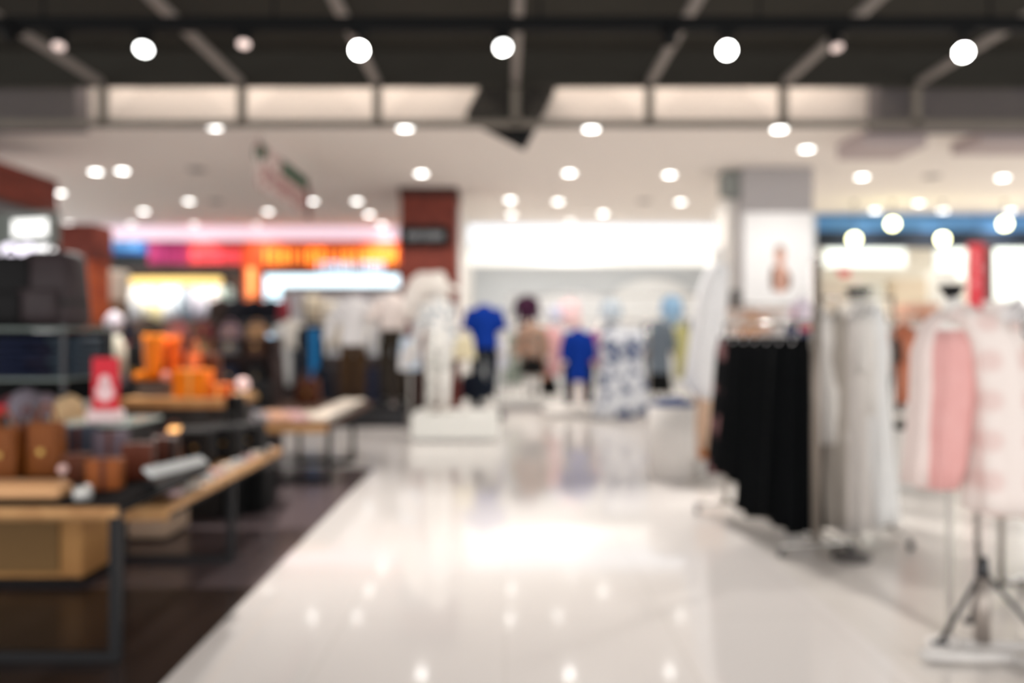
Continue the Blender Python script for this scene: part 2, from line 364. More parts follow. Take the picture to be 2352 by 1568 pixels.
t = thing('kiosk_pillar', 'grey-green shop pillar at the left edge beside the backpack', 'pillar', (wx(-25, 8.2), 8.25, 0))
part('shaft', lambda b: bx(b, -.2, .26, 0, .3, 0, wz(488, 8.25), .01), mat('grey_green_board', (120, 126, 120), .6), t)
part('foot', lambda b: bx(b, -.22, .28, -.02, .32, 0, .12, .01), DSTEEL, t)

# ---------------------------------------------------------------- left shop front far behind
SY = 19.0
def pxbox(b, p0, p1, q0, q1, y, d, o, bev=0.0):
    bx(b, wx(p0, y)-o[0], wx(p1, y)-o[0], y-o[1], y+d-o[1], wz(q1, y)-o[2], wz(q0, y)-o[2], bev)
o = (wx(570, SY), SY, wz(550, SY))
t = thing('shop_sign_band', 'glowing lavender light band above the orange shop signs', 'light band', o)
part('diffuser', lambda b: pxbox(b, 225, 915, 518, 552, SY, .15, o, .01), emi('lavender_glow', (236, 214, 228), 0.45), t)
part('housing', lambda b: pxbox(b, 150, 918, 514, 556, SY+.15, .15, o), WHITE, t)
def sign(p0, p1, q0, q1, rgb, e, name, label, letters=None, lrgb=None, le=1.0, dy=0.0, n=9, seed=2):
    e *= .5; le *= .6
    y = SY+dy; o = (wx((p0+p1)/2, y), y, wz(q1, y))
    t = thing(name, label, 'sign', o)
    part('sign_board', lambda b: pxbox(b, p0, p1, q0, q1, y, .18, o, .015), mat(label[:40], rgb, .6, emit=e), t)
    if letters:
        l0, l1, m0, m1 = letters
        part('lettering', lambda b: glyphs(b, wx(l0, y)-o[0], wx(l1, y)-o[0], wz(m1, y)-o[2], wz(m0, y)-o[2], -.05, n, seed, .045), mat('letters '+label[:30], lrgb, .5, emit=le), t)
    return t
sign(218, 338, 552, 582, (40, 96, 160), .35, 'shop_sign', 'blue shop sign with pale lettering at the far left of the sign row', (232, 325, 556, 572), (130, 190, 230), .8)
sign(218, 338, 583, 610, (24, 30, 34), 0, 'shop_sign', 'dark narrow shop sign just under the blue one')
sign(340, 430, 553, 608, (150, 44, 88), .25, 'shop_sign', 'magenta shop sign beside the blue one', (350, 420, 560, 600), (190, 70, 130), .5, n=5)
sign(432, 556, 553, 608, (176, 56, 50), .3, 'shop_sign', 'red shop sign with pink lit lettering', (440, 550, 575, 602), (255, 96, 110), .9, n=8, seed=5)
sign(557, 918, 551, 611, (196, 74, 36), .45, 'shop_sign', 'wide orange shop sign with glowing amber lettering left of the column', (602, 915, 572, 606), (255, 168, 60), 2.2, n=15, seed=8)
sign(600, 918, 612, 630, (18, 26, 36), 0, 'shop_sign', 'narrow black shop fascia above the white lightbox', (725, 885, 602, 626), (206, 232, 250), 1.5, dy=-.2, n=9, seed=4)
sign(240, 556, 611, 636, (58, 50, 46), 0, 'shop_sign', 'brown-black shop fascia above the rail of pale shirts', (330, 480, 616, 630), (96, 84, 76), 0, n=12)
y = SY; o = (wx(580, y), y, 0)
t = thing('orange_post', 'glowing orange post hanging between the two left shop fronts', 'post', (o[0], y, wz(655, y)))
part('casing', lambda b: bx(b, -.19, .19, -.08, .25, -.5, .46, .03), mat('orange_lacquer', (222, 92, 36), .5, emit=.15), t)
part('lit_strip', lambda b: bx(b, -.09, .09, -.1, -.08, -.35, .4, .005), emi('orange_glow', (255, 150, 88), 1.2), t)
o = (wx(762, y), y, wz(655, y))
t = thing('white_lightbox', 'long glowing blue-white lightbox in the shop left of the column', 'lightbox', o)
part('lit_face', lambda b: pxbox(b, 607, 916, 630, 658, y-.1, .08, o, .02), emi('cool_glow', (226, 246, 255), 1.3), t)
part('side_return', lambda b: pxbox(b, 607, 645, 658, 694, y-.1, .08, o, .02), emi('cool_glow2', (212, 242, 255), 1.2), t)
part('casing', lambda b: pxbox(b, 602, 920, 628, 662, y-.02, .2, o, .02), DSTEEL, t)
t = thing('lit_back_panel', 'hazy pale display panel below the long lightbox', 'panel', (wx(770, 20.5), 20.5, 0))
part('board', lambda b: bx(b, -1.55, 1.55, 0, .1, .9, 2.55), mat('pale_display_board', (222, 228, 234), .6), t)
part('plinth', lambda b: bx(b, -1.6, 1.6, -.1, .15, 0, .9, .01), mat('plinth_umber', (60, 46, 42), .6), t)
o = (wx(415, 18.5), 17.65, wz(645, 17.65))
t = thing('yellow_shelf_light', 'long yellow-lit rail over the pale shirts', 'shelf light', o)
part('lit_strip', lambda b: bx(b, -1.25, 1.25, -.05, .05, -.08, .08, .01), emi('yellow_glow', (236, 200, 120), 1.0), t)
part('housing', lambda b: bx(b, -1.32, 1.32, -.06, .1, .08, .14), BLACK, t)
for s in (-1, 1): part('upright', lambda b: tube(b, (s*1.32, .05, -o[2]), (s*1.32, .05, .14), .03), BLACK, t)
ld = bpy.data.lights.new('bulb', 'AREA'); ld.shape = 'RECTANGLE'; ld.size = 2.4; ld.size_y = .08; ld.energy = 28*LAMP; ld.color = (1, .93, .8)
lo = bpy.data.objects.new('bulb', ld); COL.objects.link(lo); lo.parent = t; lo.location = (0, 0, -.09); lo.rotation_euler = Vector((0, .35, -.8)).to_track_quat('-Z', 'Y').to_euler()

# ---------------------------------------------------------------- white shop far behind
y = 18.6; o = (wx(1362, y), y, wz(562, y))
t = thing('lit_fascia', 'long glowing blue-white fascia band of the white shop', 'light band', o)
part('upper_glow', lambda b: pxbox(b, 1076, 1668, 516, 558, y, .2, o, .01), emi('blue_white_glow', (240, 246, 255), .5), t)
part('middle_strip', lambda b: pxbox(b, 1076, 1668, 558, 574, y+.02, .2, o), mat('fascia_mid', (232, 238, 242), .6, emit=.3), t)
part('lower_glow', lambda b: pxbox(b, 1076, 1668, 574, 609, y-.03, .2, o, .01), emi('warm_white_glow', (255, 254, 248), .5), t)
t = thing('display_mural', 'pale wall mural of white arched hills inside the white shop', 'mural', (wx(1380, 22.9), 22.9, 0))
part('hill', lambda b: ball(b, (-.9, 0, 1.0), 1.9, .08, 1.7, 32), mat('mural_white', (250, 250, 250), .7), t, True)
part('hill', lambda b: ball(b, (1.5, -.02, 1.1), 1.8, .07, 2.0, 32), mat('mural_white2', (252, 252, 250), .7), t, True)
for k, (xx, yy) in enumerate(((0.3, 20.3), (3.9, 20.3))):  # glowing panels added out of sight to light the white shop interior
    t = thing('added_shop_panel', 'unseen light panel added on the white shop ceiling, %s one' % ('left' if k == 0 else 'right'), 'ceiling light', (xx, yy, CZ), 0, 'added light panels in the white shop')
    part('diffuser', lambda b: bx(b, -1.2, 1.2, -.8, .8, -.05, -.02, .003), emi('shop_fill_glow', (255, 253, 250), 2.5), t)
    part('frame', lambda b: bx(b, -1.25, 1.25, -.85, .85, -.02, -.001), WHITE, t)

for k, (xx, yy) in enumerate(((-8.0, 20.6), (-3.6, 20.6), (9.0, 19.5), (12.5, 19.5))):  # more unseen panels, added to brighten the left and right shops
    t = thing('added_shop_panel', ['unseen light panel added inside the shop at far left', 'unseen light panel added behind the amber shop sign', 'unseen light panel added behind the blue fascia', 'unseen light panel added behind the red banner'][k], 'ceiling light', (xx, yy, CZ))
    part('diffuser', lambda b: bx(b, -1.2, 1.2, -.8, .8, -.05, -.02, .003), emi('shop_fill_glow', (255, 253, 250), 2.5), t)
    part('frame', lambda b: bx(b, -1.25, 1.25, -.85, .85, -.02, -.001), WHITE, t)
# ---------------------------------------------------------------- right shop far behind
y = 17.0
t = thing('blue_fascia', 'blue shop fascia band at the far right', 'fascia', (wx(2150, y), y, wz(530, y)))
o = tuple(t.location)
part('blue_band', lambda b: pxbox(b, 1872, 2500, 491, 530, y, .15, o, .01), mat('fascia_blue', (104, 156, 206), .5, rgb2=(70, 126, 184), scale=1), t)
part('black_band', lambda b: pxbox(b, 1872, 2500, 530, 566, y+.03, .4, o), mat('fascia_navy', (30, 40, 54), .6), t)
for k, (px, py) in enumerate(((1962, 549), (2050, 514), (2165, 549), (2308, 514))):
    yy = 15.5
    t = thing('pendant_bulb', 'glowing yellow-white pendant bulb, %s from the left before the blue fascia' % ordn[k], 'pendant lamp', (wx(px, yy), yy, wz(py, yy)), 0, 'pendant bulbs before the blue fascia')
    part('bulb', lambda b: ball(b, (0, 0, 0), .1), emi('bulb_glow', (255, 252, 190), 9), t, True)
    part('socket', lambda b: tube(b, (0, 0, .09), (0, 0, .17), .03), DSTEEL, t)
    part('cord', lambda b: tube(b, (0, 0, .17), (0, 0, CZ-wz(py, yy)), .006, None, 6), DSTEEL, t)
    part('canopy_cap', lambda b: tube(b, (0, 0, CZ-wz(py, yy)-.03), (0, 0, CZ-wz(py, yy)), .05), DSTEEL, t)
y = 20.5
for k, (p0, p1, q0, q1, e, d) in enumerate(((1895, 2080, 568, 612, .35, 'wide glowing white wall lightbox behind the two left pendant bulbs'),
                                     (2150, 2216, 566, 640, .3, 'narrow glowing white wall lightbox left of the red banner'),
                                     (2282, 2420, 566, 690, .35, 'tall glowing white wall lightbox at the right edge'))):
    o = (wx((p0+p1)/2, y), y, wz(q1, y)); t = thing('wall_lightbox', d, 'lightbox', o)
    part('lit_face', lambda b: pxbox(b, p0, p1, q0, q1, y, .1, o, .03), emi('wall_lightbox_glow%d' % k, (246, 255, 246), e), t)
    part('casing', lambda b: pxbox(b, p0-3, p1+3, q0-2, q1+3, y+.06, .12, o), WHITE, t)
y = 16.5
t = thing('shop_front_post', 'dark maroon-grey post beside the red banner', 'post', (wx(2268, y), y, 0))
part('shaft', lambda b: bx(b, -.12, .14, 0, .2, 0, 3.3, .01), mat('post_mauve', (96, 80, 80), .6), t)
part('base', lambda b: bx(b, -.12, .12, -.03, .23, 0, .1), DSTEEL, t)
t = thing('red_banner', 'red vertical banner with pale marks beside the dark post', 'banner', (wx(2236, y), y-.1, wz(560, y)))
part('fabric', lambda b: bx(b, -.17, .17, 0, .02, -1.35, 0), mat('banner_red', (206, 66, 78), .7), t)
part('pale_mark', lambda b: [lathe(b, xx, 0.0, [(.01, z0), (.05, z0+.02), (.05, z0+.14), (.01, z0+.16)], 12) for xx, z0 in ((-.06, -.35), (.04, -.6), (-.05, -.9))], mat('banner_pink_mark', (240, 150, 160), .7), t)
part('rod', lambda b: (tube(b, (-.2, .01, .02), (.2, .01, .02), .012), tube(b, (0, .01, .02), (0, .01, CZ-wz(560, y)), .006)), DSTEEL, t)
t = thing('wall_logo', 'small red mark hanging on the wall of the right shop', 'wall sign', (wx(1938, 20.8), 20.8, wz(622, 20.8)))
part('disc', lambda b: tube(b, (0, 0, 0), (0, -.05, 0), .16, None, 20), mat('logo_red', (226, 70, 70), .5), t)
part('bar', lambda b: bx(b, -.25, .35, -.04, 0, -.32, -.2), mat('logo_pale', (240, 214, 210), .5), t)

# ---------------------------------------------------------------- garments
def cloth(name, rgb, rgb2=None, pat=None, scale=12, rough=.85, emit=0): return mat('cloth_'+name, rgb, rough, rgb2=rgb2, pat=pat, scale=scale, emit=emit, spec=.15)
def hanger(parent, w, zt, col=DSTEEL):
    def f(b):
        tube(b, (-w*.46, 0, zt-.035), (0, 0, zt+.035), .008, None, 8); tube(b, (w*.46, 0, zt-.035), (0, 0, zt+.035), .008, None, 8)
        tube(b, (0, 0, zt+.03), (0, 0, zt+.1), .004, None, 6)
        for i in range(6):
            a, c = PI*i/6-PI*.2, PI*(i+1)/6-PI*.2
            tube(b, (.02*math.cos(a), 0, zt+.115+.02*math.sin(a)), (.02*math.cos(c), 0, zt+.115+.02*math.sin(c)), .004, None, 6)
    part('hanger', f, col, parent)
def garment(label, cat, x, y, ztop, L, W, kind, m, rz=0.0, group=None, D=.10, folds=7, name=None, hang=True, sleeve=.55, m2=None, hcol=DSTEEL, seed=0):
    """kind: dress, skirt, shirt, trousers; origin at the hem level so that the thing has its base below"""
    nm = name or {'dress': 'hanging_dress', 'skirt': 'hanging_skirt', 'shirt': 'hanging_shirt', 'trousers': 'hanging_trousers', 'jacket': 'hanging_jacket'}[kind]
    t = thing(nm, label, cat, (x, y, ztop-L), rz, group)
    h = W/2; ph = seed*1.3+x*3
    if kind == 'dress':
        P = [(0, .32*h, .5*D), (.03, .62*h, .55*D), (.08, .70*h, .8*D), (.22, .68*h, .95*D), (.36, .58*h, .85*D), (.5, .72*h, 1.0*D), (.72, .88*h, 1.25*D), (.9, .97*h, 1.4*D), (1.0, 1.0*h, 1.45*D)]
        part('bodice_and_skirt', lambda b: loft(b, [oval(0, 0, L*(1-f), rx, ry, 48, folds, .02+.12*f*f, ph+f, .0 if f < 1 else .015) for f, rx, ry in P]), m, t, True)
        for s in (-1, 1): part('shoulder_strap', lambda b: tube(b, (s*.40*h, 0, L-.02), (s*.34*h, 0, L+.05), .015, .01), m2 or m, t)
    elif kind == 'skirt':
        P = [(0, .62*h, .6*D), (.04, .64*h, .65*D), (.1, .72*h, .8*D), (.4, .86*h, 1.0*D), (.7, .95*h, 1.2*D), (1.0, 1.0*h, 1.4*D)]
        part('skirt_panel', lambda b: loft(b, [oval(0, 0, L*(1-f), rx, ry, 48, folds, .05+.13*f, ph, .0 if f < 1 else .02) for f, rx, ry in P]), m, t, True)
        part('waistband', lambda b: loft(b, [oval(0, 0, L-.04, .64*h, .68*D), oval(0, 0, L+.004, .63*h, .66*D)]), m2 or m, t, True)
    elif kind in ('shirt', 'jacket'):
        P = [(0, .30*h, .45*D), (.03, .55*h, .6*D), (.09, .74*h, .95*D), (.3, .72*h, 1.1*D), (.6, .70*h, 1.1*D), (1.0, .76*h, 1.2*D)]
        part('body_panel', lambda b: loft(b, [oval(0, 0, L*(1-f), rx, ry, 40, folds, .02+.06*f, ph) for f, rx, ry in P]), m, t, True)
        part('collar', lambda b: loft(b, [oval(0, 0, L-.01, .26*h, .4*D), oval(0, 0, L+.035, .22*h, .36*D)]), m2 or m, t, True)
        for s in (-1, 1):
            def sl(b):
                n = 6; sL = L*sleeve
                loft(b, [oval(s*(.66*h+.30*h*(k/n)), 0, L*.94-sL*k/n, .17*h*(1-.25*k/n), .5*D*(1-.2*k/n), 20, 3, .05, ph+k) for k in range(n+1)])
            part('sleeve', sl, m, t, True)
    elif kind == 'trousers':
        part('waist', lambda b: loft(b, [oval(0, 0, L*(1-f), rx, ry, 32, 4, .02, ph) for f, rx, ry in ((0, .6*h, .7*D), (.1, .72*h, 1.0*D), (.28, .86*h, 1.1*D), (.34, .8*h, 1.0*D))]), m, t, True)
        for s in (-1, 1):
            part('trouser_leg', lambda b: loft(b, [oval(s*(.40*h+.12*h*f), 0, L*(1-f), .44*h*(1-.25*f), .9*D*(1-.2*f), 24, 3, .04, ph) for f in (.26, .4, .6, .8, 1.0)]), m, t, True)
    if hang: hanger(t, W*.8, L-.0, hcol)
    return t
def gpx(label, cat, px, q0, q1, y, wpx, kind, m, **k):
    z0, z1 = wz(q1, y), wz(q0, y)
    return garment(label, cat, wx(px, y), y, z1, z1-z0, wpx/FPX*y, kind, m, **k)

def rack(name, label, x0, y0, x1, y1, z, r=.016, mt=STEEL, foot=True, posts=None):
    t = thing(name, label, 'clothes rack', ((x0+x1)/2, (y0+y1)/2, 0))
    a = Vector((x0-(x0+x1)/2, y0-(y0+y1)/2, 0)); c = -a
    d = (c-a).normalized(); n = Vector((-d.y, d.x, 0))
    part('rail', lambda b: tube(b, a+Vector((0, 0, z)), c+Vector((0, 0, z)), r), mt, t, True)
    for p in (a, c):
        part('upright', lambda b: tube(b, p+Vector((0, 0, .07)), p+Vector((0, 0, z+.01)), r*1.15), mt, t, True)
        if foot:
            ft = part('foot_bar', lambda b: tube(b, p+n*.26+Vector((0, 0, .07)), p-n*.26+Vector((0, 0, .07)), r), mt, t, True)
            for s in (-1, 1):
                part('castor', lambda b: tube(b, p+n*.25*s+Vector((-.012, 0, .03)), p+n*.25*s+Vector((.012, 0, .03)), .03), DSTEEL, ft)
    part('lower_rail', lambda b: tube(b, a+Vector((0, 0, .09)), c+Vector((0, 0, .09)), r), mt, t, True)
    return t

# ---------------------------------------------------------------- mannequins
def mannequin(label, x, y, zb, H, rz=0.0, head=False, skin=MANQ, top=None, bottom=None, bottom_kind='trousers', top_len=.30, bulk=1.0, legk=1.0, sleeve=.5, arms=((.05, .02), (.05, .02)),
              stand=True, shoes=None, hat=None, group=None, midriff=None, skirt_len=.3, skirt_w=.13, stride=.02):
    t = thing('mannequin', label, 'mannequin', (x, y, zb), rz, group)
    bm = bmesh.new(); lay = bm.verts.layers.skin.verify()
    def V(p, r, r2=None):
        v = bm.verts.new(Vector(p)*H); v[lay].radius = (r*H, (r2 or r)*H); return v
    def E(a, b): bm.edges.new((a, b)); return b
    pel = V((0, 0, .53), .075, .058); pel[lay].use_root = True
    wa = E(pel, V((0, 0, .61), .062, .05)); ch = E(wa, V((0, -.005, .71), .08, .058)); sh = E(ch, V((0, 0, .79), .062, .045)); nk = E(sh, V((0, 0, .855), .030))
    if head:
        h1 = E(nk, V((0, -.005, .90), .036, .042)); E(h1, V((0, -.003, .965), .040, .048))
    for s, (ao, af) in zip((-1, 1), arms):
        s0 = E(sh, V((s*.095, 0, .79), .032)); el = E(s0, V((s*(.115+ao), -af*.5, .64), .023)); wr = E(el, V((s*(.12+ao*1.3), -af-.03, .51), .015))
        pm = E(wr, V((s*(.122+ao*1.3), -af-.04, .475), .016, .010))
        for k in range(4):
            f1 = E(pm, V((s*(.122+ao*1.3)+.002*(k-1.5), -af-.045+(k-1.5)*.008, .452), .0052)); E(f1, V((s*(.12+ao*1.3), -af-.046+(k-1.5)*.010, .432-.004*abs(k-1.3)), .0042))
        th = E(wr, V((s*(.115+ao*1.3), -af-.058, .483), .006)); E(th, V((s*(.113+ao*1.3), -af-.066, .466), .005))
    for s in (-1, 1):
        hp = E(pel, V((s*.05, 0, .49), .052)); kn = E(hp, V((s*.055, -.012*s*stride*50, .285), .034)); an = E(kn, V((s*.058, -.02*s*stride*50, .05), .020)); E(an, V((s*.062, -.075-.02*s*stride*50, .015), .018, .014))
    me = bpy.data.meshes.new('body'); bm.to_mesh(me); bm.free(); me.materials.append(skin)
    bo = bpy.data.objects.new('body', me); COL.objects.link(bo); bo.parent = t
    md = bo.modifiers.new('skin', 'SKIN'); md.use_smooth_shade = True; s2 = bo.modifiers.new('sub', 'SUBSURF'); s2.levels = 1; s2.render_levels = 1
    if head:
        def face(b):
            ball(b, (0, -.052*H, .932*H), .008*H, .010*H, .014*H)
            for s in (-1, 1): ball(b, (s*.042*H, 0, .93*H), .006*H, .01*H, .018*H)
        part('nose_and_ears', face, skin, t, True)
    if top:
        rings = [(.845, .036, .036), (.82, .06, .042), (.80, .098, .05), (.76, .102, .062), (.71, .096, .068), (.62, .080, .060), (.83-top_len+.02, .088, .068), (.83-top_len, .092, .072)]
        part('top', lambda b: loft(b, [oval(0, 0, z*H, rx*H*(bulk if z < .81 else 1), ry*H*bulk, 32, 6, .015, z*9) for z, rx, ry in rings]), top, t, True)
        for s, (ao, af) in zip((-1, 1), arms):
            def slv(b):
                p0, p1, p2 = Vector((s*.09, 0, .795))*H, Vector((s*(.115+ao), -af*.5, .64))*H, Vector((s*(.12+ao*1.3), -af-.03, .51))*H
                pts = [p0, p0.lerp(p1, .5), p1]+([p1.lerp(p2, .5), p2] if sleeve > .7 else [])
                for k, p in enumerate(pts[:-1]): tube(b, p, pts[k+1], (.040-.003*k)*H*bulk, (.037-.003*k)*H*bulk, 16)
            if sleeve > 0: part('sleeve', slv, top, t, True)
    if bottom:
        if bottom_kind == 'trousers':
            part('trouser_seat', lambda b: loft(b, [oval(0, 0, z*H, rx*H, ry*H, 32, 4, .01) for z, rx, ry in ((.60, .075, .062), (.53, .094, .072), (.46, .10, .070), (.44, .09, .062))]), bottom, t, True)
            for s in (-1, 1):
                part('trouser_leg', lambda b: loft(b, [oval(s*.056*H*legk, dy*H*s*stride*50, z*H, r*H*(1+.6*(legk-1)), r*1.05*H, 20, 3, .03, z) for z, r, dy in ((.47, .056, 0), (.38, .050, -.006), (.285, .043, -.012), (.15, .036, -.016), (.05, .035, -.02))]), bottom, t, True)
        else:
            part('skirt', lambda b: loft(b, [oval(0, 0, z*H, rx*H, ry*H, 48, 8, am, z) for z, rx, ry, am in ((.61, .072, .056, .0), (.53, .098, .074, .02), (.61-skirt_len*.6, .1+.5*(skirt_w-.1), .09, .06), (.61-skirt_len, skirt_w, skirt_w*.8, .1))]), bottom, t, True)
    if midriff: part('belt', lambda b: loft(b, [oval(0, 0, z*H, rx*H, ry*H, 32) for z, rx, ry in ((.63, .083, .064), (.585, .083, .066))]), midriff, t, True)
    if shoes:
        for s in (-1, 1): part('shoe', lambda b: ball(b, (s*.06*H, -.045*H-.02*s*stride*50*H, .022*H), .026*H, .062*H, .026*H), shoes, t, True)
    if hat:
        part('hat', lambda b: loft(b, [oval(0, 0, z*H, r*H, r*H, 40, 5, am) for z, r, am in ((.90, .16, .06), (.915, .155, .04), (.94, .10, .01), (.965, .062, 0), (1.02, .05, 0), (1.035, .03, 0))]), hat, t, True)
    if stand:
        part('base_plate', lambda b: lathe(b, 0, 0.02, [(.13*H/1.8, -.0), (.15*H/1.8, 0.002), (.15*H/1.8, .01), (.13*H/1.8, .014)], 32), STEEL, t)
    return t

# --- plinth mannequin group
y = 10.6
t = thing('display_plinth', 'low white rectangular plinth in the aisle under the floral mannequin', 'plinth', (wx(1045, y), y, 0))
part('body_block', lambda b: bx(b, -.58, .58, 0, .9, 0.03, wz(952, y), .015), mat('plinth_white', (240, 240, 234), .5), t)
part('recessed_base', lambda b: bx(b, -.54, .54, .04, .86, 0, .03), GREYCOL, t)
pz = wz(952, y)
FLORAL = cloth('white_floral', (240, 238, 234), (150, 164, 174), 'floral', 14)
mannequin('white mannequin with wide white hat and grey floral outfit on the white plinth', wx(1003, y), y+.3, pz, 1.86, -.3, head=True, top=FLORAL, bottom=mat('cloth_white_print', (238, 236, 230), .8, rgb2=(196, 196, 190), pat='floral', scale=9),
          hat=cloth('hat_white', (246, 240, 232)), sleeve=1, arms=((.03, .03), (.02, .08)), stand=True, shoes=cloth('pale_shoe', (232, 228, 220)), top_len=.36)
t = thing('shoulder_cape', 'large fluffy cream wrap hung behind the hatted mannequin', 'wrap', (wx(972, 10.98), 11.45, 0))
part('drape', lambda b: loft(b, [oval(0, 0, z, rx, ry, 40, 6, .04, z) for z, rx, ry in ((1.66, .30, .10), (1.85, .34, .14), (2.05, .32, .16), (2.22, .24, .14), (2.32, .12, .1))]), cloth('fluffy_cream', (246, 238, 230)), t, True)
part('stand_pole', lambda b: tube(b, (0, 0, 0.02), (0, 0, 1.8), .02), STEEL, t)
part('stand_foot', lambda b: lathe(b, 0, 0, [(.16, 0), (.17, .004), (.17, .015), (.1, .02)]), STEEL, t)
for k, (dx, hh) in enumerate(((wx(1070, 10.8), .16), (wx(1128, 10.8), .18))):
    t = thing('white_shoe_block', 'small white display block standing on the plinth, %s one' % ('left' if k == 0 else 'right'), 'display block', (dx, 10.8, pz), 0, 'small blocks on the plinth')
    part('block', lambda b: bx(b, -.05, .05, -.05, .05, 0, hh, .008), MANQ, t)
    part('shoe', lambda b: ball(b, (0, 0, hh+.015), .03, .09, .03), cloth('pale_shoe', (232, 228, 220)), t, True)
# mannequins left of the column
mannequin('mannequin in white blouse, pinkish waistband and dark wide trousers left of the plinth', wx(903, 12.8), 12.8, .3, 2.12, .1, skin=MANQ, top=cloth('ivory_blouse', (240, 228, 222)),
          bottom=cloth('dark_olive', (52, 46, 38)), midriff=cloth('dusty_pink', (206, 164, 150)), sleeve=.5, arms=((.06, .05), (.05, .05)), shoes=BLACK, top_len=.26, bulk=1.2)
mannequin('mannequin in white long-sleeved shirt and brown trousers, left of the wide-trousered one', wx(812, 12.9), 12.9, .3, 2.05, 0, skin=MANQ, top=cloth('white_shirt', (232, 230, 230)), bottom=cloth('bark_brown', (74, 54, 34)), sleeve=1,
          arms=((.06, .02), (.05, .02)), shoes=BLACK, top_len=.36, bulk=1.2)
t = thing('display_stage', 'dark low stage under the two mannequins left of the column', 'stage', (wx(862, 12.9), 12.9, 0))
part('deck', lambda b: bx(b, -.8, .55, -.35, .35, .25, .3, .01), BLACK, t); part('skirt_board', lambda b: bx(b, -.78, .53, -.33, .33, 0, .25), DSTEEL, t)
# mannequins right of the column
BLUE = cloth('royal_blue', (8, 52, 146)); DEN = cloth('dark_denim', (26, 32, 44))
mannequin('headless mannequin in royal blue blouse and dark jeans right of the column', wx(1112, 13.6), 13.6, .12, 2.17, 0, skin=MANQ, top=BLUE, bottom=DEN, sleeve=.5, arms=((.03, .02), (.03, .05)), shoes=BLACK, top_len=.33, bulk=1.3)
t = thing('display_stage', 'small low dark stage under the blue blouse mannequin', 'stage', (wx(1112, 13.6), 13.6, 0))
part('deck', lambda b: bx(b, -.35, .35, -.3, .3, .08, .12, .01), DSTEEL, t); part('skirt_board', lambda b: bx(b, -.33, .33, -.28, .28, 0, .08), BLACK, t)
t = mannequin('mannequin in long royal blue sweater and navy leggings on the low white stage', wx(1328, 14.2), 14.2, .12, 1.68, 0, skin=cloth('pale_pink_gloss', (238, 200, 192), rough=.4), head=True, top=BLUE, bottom=cloth('deep_navy', (14, 28, 44)), sleeve=1, arms=((.03, .02), (.03, .02)),
          shoes=cloth('pale_shoe', (232, 228, 220)), top_len=.54, bulk=1.5, legk=1.7)
mannequin('mannequin in grey coat over black shorts beside the floral hangings', wx(1513, 14.6), 14.6, 0.28, 1.68, 0, skin=cloth('brown_gloss', (120, 74, 60), rough=.4), top=cloth('slate_grey', (108, 118, 128)), bottom=BLACK, bottom_kind='skirt', skirt_len=.55, skirt_w=.14, sleeve=1, arms=((.02, 0), (.02, 0)), top_len=.56, bulk=1.4)
mannequin('mannequin in patterned brown tunic and black skirt behind the blue-bloused one', wx(1222, 15.6), 15.6, 0, 1.98, 0, skin=MANQ, top=cloth('taupe_print', (150, 132, 120), (196, 150, 122), 'floral', 12), bottom=BLACK, bottom_kind='skirt', skirt_len=.28, skirt_w=.12, sleeve=1,
          arms=((.02, 0), (.02, 0)), top_len=.42, bulk=1.2)
t = thing('display_stage', 'low white stage under the royal blue sweater mannequin', 'stage', (wx(1325, 13.8), 13.7, 0))
part('deck', lambda b: bx(b, -.55, .6, 0, 1.1, .06, .12, .01), WHITE, t); part('skirt_board', lambda b: bx(b, -.5, .55, .04, 1.06, 0, .06), GREYCOL, t)
t = thing('display_stage', 'grey-white stage under the grey coat mannequin', 'stage', (wx(1490, 14.3), 14.1, 0))
part('deck', lambda b: bx(b, -.95, .7, 0, 1.1, .2, .28, .01), mat('stage_grey', (206, 206, 202), .6), t); part('skirt_board', lambda b: bx(b, -.9, .65, .04, 1.06, 0, .2), GREYCOL, t)
t = thing('display_stage', 'wide pale stage behind the plinth at the white shop front', 'stage', (wx(1165, 15), 15.0, 0))
part('deck', lambda b: bx(b, -.75, .8, 0, 1.1, .10, .16, .01), mat('stage_grey', (206, 206, 202), .6), t); part('skirt_board', lambda b: bx(b, -.7, .75, .04, 1.06, 0, .1), GREYCOL, t)

# garments in and before the white shop
r1 = rack('garment_rack', 'chrome rack of small tops along the back of the white shop', wx(1170, 17), 17, wx(1600, 17), 17, 2.28)
rack('garment_rack', 'short chrome rack holding the two blossom-print dresses', wx(1372, 13.4), 13.4, wx(1490, 13.4), 13.4, wz(752, 13.4)+.1, .012)
r2 = rack('garment_rack', 'chrome rack of long garments in the middle of the white shop', wx(1150, 15.9), 16.0, wx(1610, 15.9), 16.0, 1.72)
W = 'clothes hanging in the white shop'
gpx('dark plum top hanging above the patterned tunic', 'top', 1210, 682, 752, 17, 62, 'shirt', cloth('plum', (58, 28, 50)), group=W)
gpx('pale pink scarf top hanging above the blue sweater mannequin', 'top', 1308, 690, 752, 17, 50, 'shirt', cloth('blush', (250, 214, 216)), group=W)
gpx('small pale blue-white top hanging right of the mural centre', 'top', 1404, 690, 750, 17, 52, 'shirt', cloth('blue_white', (176, 192, 206), (220, 226, 230), 'floral', 14), group=W)
gpx('small sky blue top hanging above the grey coat', 'top', 1543, 682, 748, 17, 52, 'shirt', cloth('sky', (146, 182, 214)), group=W)
gpx('pale lavender scarf top hanging left of the pink scarf top', 'top', 1277, 705, 742, 17, 38, 'shirt', cloth('lavender_pale', (208, 212, 232)), group=W)
gpx('sage green printed dress hanging between blue blouse and tunic', 'dress', 1183, 768, 880, 16, 50, 'dress', cloth('sage', (124, 140, 128), (190, 190, 180), 'floral', 14), group=W)
gpx('long pink cardigan hanging left of the royal blue sweater', 'cardigan', 1268, 752, 862, 16.0, 54, 'jacket', cloth('rose_pink', (228, 176, 178)), group=W)
